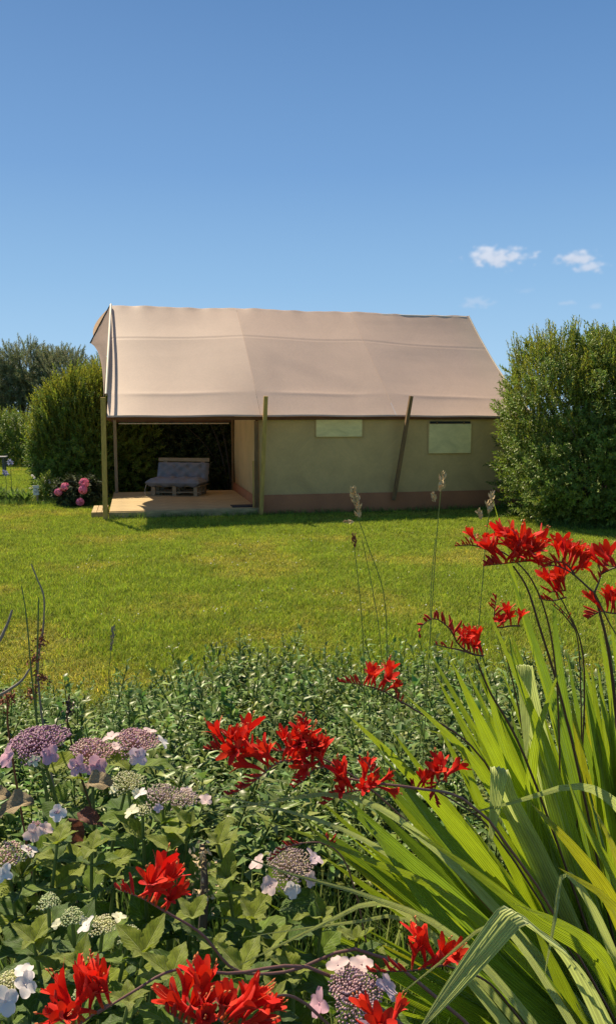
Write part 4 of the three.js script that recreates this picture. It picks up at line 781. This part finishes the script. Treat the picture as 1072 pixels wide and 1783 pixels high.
flowerStalk('crocosmia stalk with a small red cluster and long bud tail, furthest towards the tent', [gp(.66, 1.9), [965, 1150, 1.72], [925, 1010, 1.62], [875, 962, 1.56], [858, 957, 1.55]], .003, [
  { axis: [[862, 958, 1.55], [835, 952, 1.54], [815, 949, 1.53], [793, 951, 1.52]], open: 5, buds: 7, share: .55, size: .72, mat: M.stemDark },
]);
flowerStalk('branching dark crocosmia stalk with red clusters at the picture edge', [gp(.82, 1.72), [1075, 1280, 1.6], [1056, 1120, 1.52], [1034, 1033, 1.5]], .0058, [
  { axis: [[1034, 1033, 1.5], [990, 995, 1.5], [965, 985, 1.5], [940, 988, 1.49]], open: 0, buds: 6, share: .55 },
  { axis: [[1000, 1000, 1.5], [985, 983, 1.5], [965, 978, 1.5], [952, 986, 1.5]], open: 9, buds: 6, share: .7, size: 1.0 },
  { axis: [[1034, 1033, 1.5], [1045, 1000, 1.5], [1040, 983, 1.5]], open: 0, buds: 4, share: .3 },
  { axis: [[1045, 1000, 1.5], [1072, 988, 1.48], [1090, 990, 1.47], [1048, 984, 1.47]], open: 6, buds: 4, share: .7, size: 1.05 },
  { axis: [[1034, 1033, 1.5], [1060, 1085, 1.52], [1075, 1110, 1.54]], open: 0, buds: 0 },
  { axis: [[1095, 1068, 1.5], [1065, 1068, 1.5], [1045, 1065, 1.5], [1022, 1078, 1.5]], open: 8, buds: 5, share: .7, size: 1.0 },
]);
flowerStalk('crocosmia stalk with red flowers half hidden behind an upright blade', [gp(.72, 2.05), [1015, 1150, 1.82], [985, 1060, 1.72], [968, 1030, 1.7]], .003, [
  { axis: [[985, 1028, 1.7], [965, 1030, 1.7], [955, 1032, 1.7]], open: 6, buds: 2, share: .8, size: 1.05 },
  { axis: [[985, 1040, 1.7], [960, 1046, 1.7], [937, 1042, 1.69]], open: 2, buds: 6, share: .4, size: .9 },
]);
flowerStalk('crocosmia stalk with a red cluster and arching bud tail above the pleated blades', [gp(.82, 1.72), [905, 1300, 1.58], [850, 1200, 1.53], [829, 1148, 1.5]], .0042, [
  { axis: [[842, 1142, 1.5], [825, 1140, 1.5], [800, 1125, 1.49], [782, 1095, 1.47], [755, 1077, 1.45], [732, 1092, 1.43], [729, 1110, 1.43]], open: 9, buds: 14, share: .32, size: 1.05 },
  { axis: [[825, 1140, 1.5], [800, 1132, 1.48], [780, 1128, 1.46], [755, 1122, 1.45]], open: 0, buds: 4, share: .6, size: .7 },
]);
flowerStalk('short crocosmia stalk with few red flowers behind the arching bud tail', [gp(.66, 1.8), [905, 1250, 1.68], [880, 1140, 1.62], [870, 1100, 1.6]], .0028, [
  { axis: [[905, 1090, 1.6], [888, 1090, 1.6], [865, 1092, 1.6], [860, 1070, 1.6], [864, 1035, 1.6]], open: 5, buds: 9, share: .5, size: .9 },
]);
flowerStalk('crocosmia stalk with a lone red cluster nearest the lawn, pointing left', [gp(.80, 1.8), [830, 1310, 1.62], [720, 1235, 1.6], [670, 1205, 1.6]], .0034, [
  { axis: [[672, 1205, 1.6], [650, 1198, 1.59], [628, 1192, 1.58], [588, 1187, 1.57]], open: 8, buds: 8, share: .55, size: .95 },
  { axis: [[700, 1225, 1.6], [690, 1215, 1.59], [690, 1200, 1.58]], open: 0, buds: 6, share: .1, size: .8 },
]);
flowerStalk('crocosmia stalk carrying the central group of red spikes', [gp(.86, 1.66), [820, 1400, 1.46], [720, 1372, 1.43], [640, 1362, 1.42], [590, 1350, 1.42], [555, 1325, 1.42]], .0040, [
  { axis: [[640, 1375, 1.4], [612, 1378, 1.4], [590, 1385, 1.39], [562, 1402, 1.38]], open: 9, buds: 6, share: .62, size: 1.05, mat: M.stemPurple },
  { axis: [[655, 1372, 1.4], [648, 1355, 1.4], [640, 1330, 1.4], [630, 1322, 1.4]], open: 2, buds: 9, share: .2, size: .9, mat: M.stemPurple },
  { axis: [[570, 1335, 1.42], [545, 1340, 1.42], [528, 1358, 1.41], [510, 1372, 1.4]], open: 5, buds: 8, share: .45, size: 1.0, mat: M.stemPurple },
  { axis: [[560, 1325, 1.43], [535, 1300, 1.44], [532, 1270, 1.44], [525, 1238, 1.45]], open: 7, buds: 9, share: .5, size: 1.0, mat: M.stemPurple, up: [-.3, .6, .7] },
  { axis: [[520, 1328, 1.42], [490, 1325, 1.41], [455, 1350, 1.4], [430, 1370, 1.39], [395, 1385, 1.38]], open: 12, buds: 12, share: .5, size: 1.1, mat: M.stemPurple },
  { axis: [[540, 1310, 1.43], [510, 1306, 1.43], [480, 1308, 1.42]], open: 5, buds: 2, share: .8, size: 1.0, mat: M.stemPurple },
], M.stemPurple);
flowerStalk('crocosmia stalk with a red cluster on the far left of the central group', [gp(.86, 1.7), [640, 1370, 1.5], [520, 1308, 1.46], [445, 1308, 1.45]], .003, [
  { axis: [[440, 1310, 1.45], [415, 1310, 1.45], [390, 1306, 1.44], [360, 1305, 1.43]], open: 10, buds: 6, share: .62, size: 1.12, mat: M.stemPurple },
], M.stemPurple);
flowerStalk('crocosmia stalk with two red flowers and a feather of buds', [gp(.85, 1.66), [850, 1440, 1.52], [790, 1395, 1.5], [750, 1372, 1.5]], .003, [
  { axis: [[778, 1362, 1.5], [765, 1360, 1.5], [756, 1374, 1.5], [760, 1402, 1.49]], open: 3, buds: 10, share: .3, size: .95 },
  { axis: [[752, 1374, 1.5], [735, 1374, 1.5], [715, 1368, 1.49]], open: 4, buds: 2, share: .8, size: .9 },
]);
flowerStalk('long bare purple crocosmia stalk ending in the red spike among hydrangea leaves', [gp(.72, 1.34), [640, 1655, 1.22], [500, 1692, 1.2], [412, 1690, 1.18], [350, 1625, 1.16], [288, 1587, 1.15]], .0042, [
  { axis: [[290, 1588, 1.15], [272, 1578, 1.15], [250, 1565, 1.14], [205, 1548, 1.13]], open: 8, buds: 5, share: .68, size: 1.08, mat: M.stemPurple },
], M.stemPurple);
flowerStalk('purple crocosmia stalk with a big red cluster in the bottom left', [gp(.7, 1.3), [560, 1690, 1.16], [400, 1695, 1.12], [300, 1690, 1.08], [230, 1728, 1.05], [170, 1765, 1.03]], .0040, [
  { axis: [[195, 1745, 1.03], [165, 1765, 1.02], [130, 1785, 1.02], [80, 1762, 1.0]], open: 11, buds: 4, share: .8, size: 1.15, mat: M.stemPurple },
], M.stemPurple);
flowerStalk('crocosmia stalk with the nearest big red cluster at the bottom edge', [gp(.5, 1.2), [520, 1740, 1.08], [455, 1745, 1.03], [420, 1765, 1.02]], .0034, [
  { axis: [[405, 1795, 1.0], [370, 1770, .99], [335, 1785, .98], [290, 1760, .97]], open: 14, buds: 3, share: .85, size: 1.15, mat: M.stemPurple },
  { axis: [[440, 1775, 1.02], [425, 1782, 1.01], [405, 1785, 1.0]], open: 4, buds: 0, share: 1, size: 1.1, mat: M.stemPurple },
], M.stemPurple);
flowerStalk('crocosmia stalk with red flowers beside the broad folded leaf', [gp(.72, 1.32), [860, 1720, 1.22], [800, 1690, 1.18], [772, 1680, 1.17]], .003, [
  { axis: [[775, 1680, 1.17], [745, 1685, 1.16], [715, 1690, 1.15], [640, 1692, 1.13]], open: 7, buds: 8, share: .5, size: 1.0 },
]);
flowerStalk('crocosmia stalk with one red flower cut by the bottom edge', [gp(.22, 1.1), [700, 1800, 1.0], [668, 1795, .98]], .0026, [
  { axis: [[675, 1795, .98], [664, 1796, .97], [650, 1800, .97]], open: 3, buds: 1, share: .9, size: 1.0 },
]);
flowerStalk('dark spent crocosmia stalk with only a few buds behind the blades', [gp(.78, 2.1), [1010, 1200, 1.9], [998, 1090, 1.84], [960, 1045, 1.8]], .0028, [
  { axis: [[1000, 1095, 1.84], [980, 1070, 1.82], [960, 1052, 1.8]], open: 0, buds: 4, share: .3, size: .7 },
]);
flowerStalk('withered reddish bud spray above the grey lilac flower head', [gp(.2, 1.5), [600, 1500, 1.38], [560, 1468, 1.36], [520, 1468, 1.35]], .0024, [
  { axis: [[525, 1468, 1.35], [500, 1475, 1.34], [480, 1490, 1.33], [470, 1500, 1.33]], open: 0, buds: 10, share: .05, size: .75 },
  { axis: [[575, 1475, 1.36], [572, 1465, 1.36], [566, 1455, 1.36]], open: 0, buds: 6, share: .05, size: .7 },
], M.stemPurple);

// ---------------------------------------------------------------- grass stems, dead stalks and twigs
function seedStem(label, pts, heads, mat = M.straw) {
  const P = pts.map(p => p.isVector3 ? p : at(...p)), b = P[0].clone(), g = thing('grass_stem', label, 'grass stem', b, 0, 'flowering grass stems');
  part('stem', new MB().tube(curve(P.map(p => p.clone().sub(b)), 16), .0016, .0011, 5).geo(false), M.stemGreen, g);
  for (const [x0, y0, x1, y1, d, r] of heads) { const a = at(x0, y0, d).sub(b), e = at(x1, y1, d).sub(b), m = new MB(), ax = e.clone().sub(a), n = 46; for (let k = 0; k < n; k++) { const f = rnd(), p = a.clone().addScaledVector(ax, f).add(rv().multiplyScalar(r * Math.sin(Math.PI * clamp(f * .9 + .05)) * rr(.3, 1))); const c = rr(.8, 1.25); m.col = [c, c, c]; m.leaf(p, ax.clone().normalize().add(rv().multiplyScalar(.6)).normalize(), rv(), r * 1.6, r * .6, 0); } const h = part('seed_head', m.geo(), mat, g); h.userData.kind = 'stuff'; }
}
seedStem('tall grass stem with pale seed head before the brown skirt, with a side tuft', [gp(.22, 2.5), [670, 1050, 2.2], [640, 950, 2.15], [622, 900, 2.12]], [[626, 902, 622, 880, 2.12, .010], [621, 882, 614, 856, 2.12, .012], [616, 908, 602, 908, 2.12, .006]]);
seedStem('tall grass stem with the highest seed head below the second window', [gp(.36, 2.5), [752, 1050, 2.2], [760, 930, 2.15], [767, 855, 2.12]], [[766, 858, 770, 828, 2.12, .011], [757, 875, 754, 862, 2.12, .007]]);
seedStem('tall grass stem with seed head touching the topmost red cluster', [gp(.46, 2.4), [838, 1030, 2.1], [846, 930, 2.05], [852, 890, 2.02]], [[849, 895, 856, 862, 2.02, .010], [838, 905, 833, 890, 2.02, .007], [815, 940, 826, 932, 2.0, .005]]);
seedStem('thin grass stem with a small brown seed head against the lawn', [gp(.2, 2.7), [632, 1120, 2.3], [622, 1000, 2.25], [616, 950, 2.22]], [[617, 955, 615, 932, 2.22, .008]], M.rust);
seedStem('thin bare grass stem leaning beside the others', [gp(.28, 2.7), [662, 1120, 2.3], [645, 1010, 2.3], [630, 940, 2.25]], []);
seedStem('short grass stem with grey seed head above the left bed', [gp(-.72, 3.2), [190, 1180, 2.8], [193, 1140, 2.78], [197, 1095, 2.75]], [[193, 1135, 198, 1092, 2.75, .009]], M.twig);
seedStem('thin grass stem standing alone before the middle lawn', [gp(.33, 2.6), [747, 1130, 2.3], [750, 1020, 2.3], [757, 940, 2.28]], []);
function deadStalk(name, label, pts, r, mat, tufts = [], cat = 'twig') {
  const P = pts.map(p => p.isVector3 ? p : at(...p)), b = P[0].clone(), g = thing(name, label, cat, b);
  part('stem', new MB().tube(curve(P.map(p => p.clone().sub(b)), 24), r, r * .45, 6, .12).geo(false), mat, g);
  for (const [px, py, d, s, mt] of tufts) { const m = new MB(), c = at(px, py, d).sub(b); for (let k = 0; k < 46; k++) { const q = rv(); m.leaf(c.clone().add(V(q.x * s, q.y * s * 1.3, q.z * s).multiplyScalar(rnd())), rv(), rv(), .012, .006, 0); } part('seed_cluster', m.geo(), mt, g).userData.kind = 'stuff'; }
}
deadStalk('dead_stalk', 'crooked grey dead stalk rising above the lavender flower head', [gp(-.66, 2.2), [66, 1180, 2.05], [76, 1090, 2.02], [76, 1035, 2.0], [66, 1010, 2.0], [55, 982, 2.0]], .003, M.twig, [[72, 1115, 2.02, .02, M.rust]]);
deadStalk('dock_stalk', 'upright green stalk with rusty seed clusters left of centre bed', [gp(-.67, 2.15), [64, 1250, 2.0], [66, 1120, 1.98], [68, 1040, 1.97]], .0034, M.stemGreen, [[60, 1145, 1.98, .026, M.rust], [74, 1178, 1.98, .024, M.rust], [54, 1205, 1.97, .02, M.rust]], 'stalk');
deadStalk('dock_stalk', 'leaning green stalk beside the rusty seed clusters', [gp(-.69, 2.1), [56, 1180, 1.95], [46, 1070, 1.94], [38, 1020, 1.94]], .0024, M.stemGreen, [], 'stalk');
deadStalk('dock_stalk', 'short rusty stalk at the picture edge above the hydrangea', [gp(-.74, 2.1), [14, 1260, 2.0], [14, 1225, 1.98], [10, 1205, 1.96]], .003, M.rust, [[5, 1222, 1.98, .03, M.rust], [18, 1215, 1.98, .02, M.rust]], 'stalk');
deadStalk('dock_stalk', 'short brown seed stalk rising behind the lavender flower head', [gp(-.62, 2.5), [118, 1260, 2.3], [121, 1210, 2.28]], .004, M.stemDark, [[120, 1225, 2.28, .018, M.stemDark], [121, 1240, 2.28, .018, M.stemDark]], 'stalk');
deadStalk('bare_twig', 'bare forked twig entering at the picture edge, the upper one', [at(-60, 1190, 1.7).setY(bedH(-.8, 1.7)), [-30, 1160, 1.7], [0, 1115, 1.7], [14, 1085, 1.7], [22, 1062, 1.7]], .0048, M.twig);
deadStalk('bare_twig', 'bare curved twig low at the picture edge above the purple head', [at(-60, 1260, 1.75).setY(bedH(-.8, 1.75)), [-40, 1235, 1.75], [10, 1205, 1.75], [38, 1185, 1.75], [52, 1165, 1.75]], .0046, M.twig);
deadStalk('dead_stalk', 'thick brown dried stem among the hydrangea leaves', [gp(-.2, 1.36), [352, 1640, 1.36], [356, 1540, 1.38], [352, 1470, 1.4]], .011, M.bark, [[352, 1560, 1.37, .03, M.straw], [356, 1500, 1.38, .03, M.straw]], 'stalk');
console.log('plants done');
renderer.render(scene, camera);
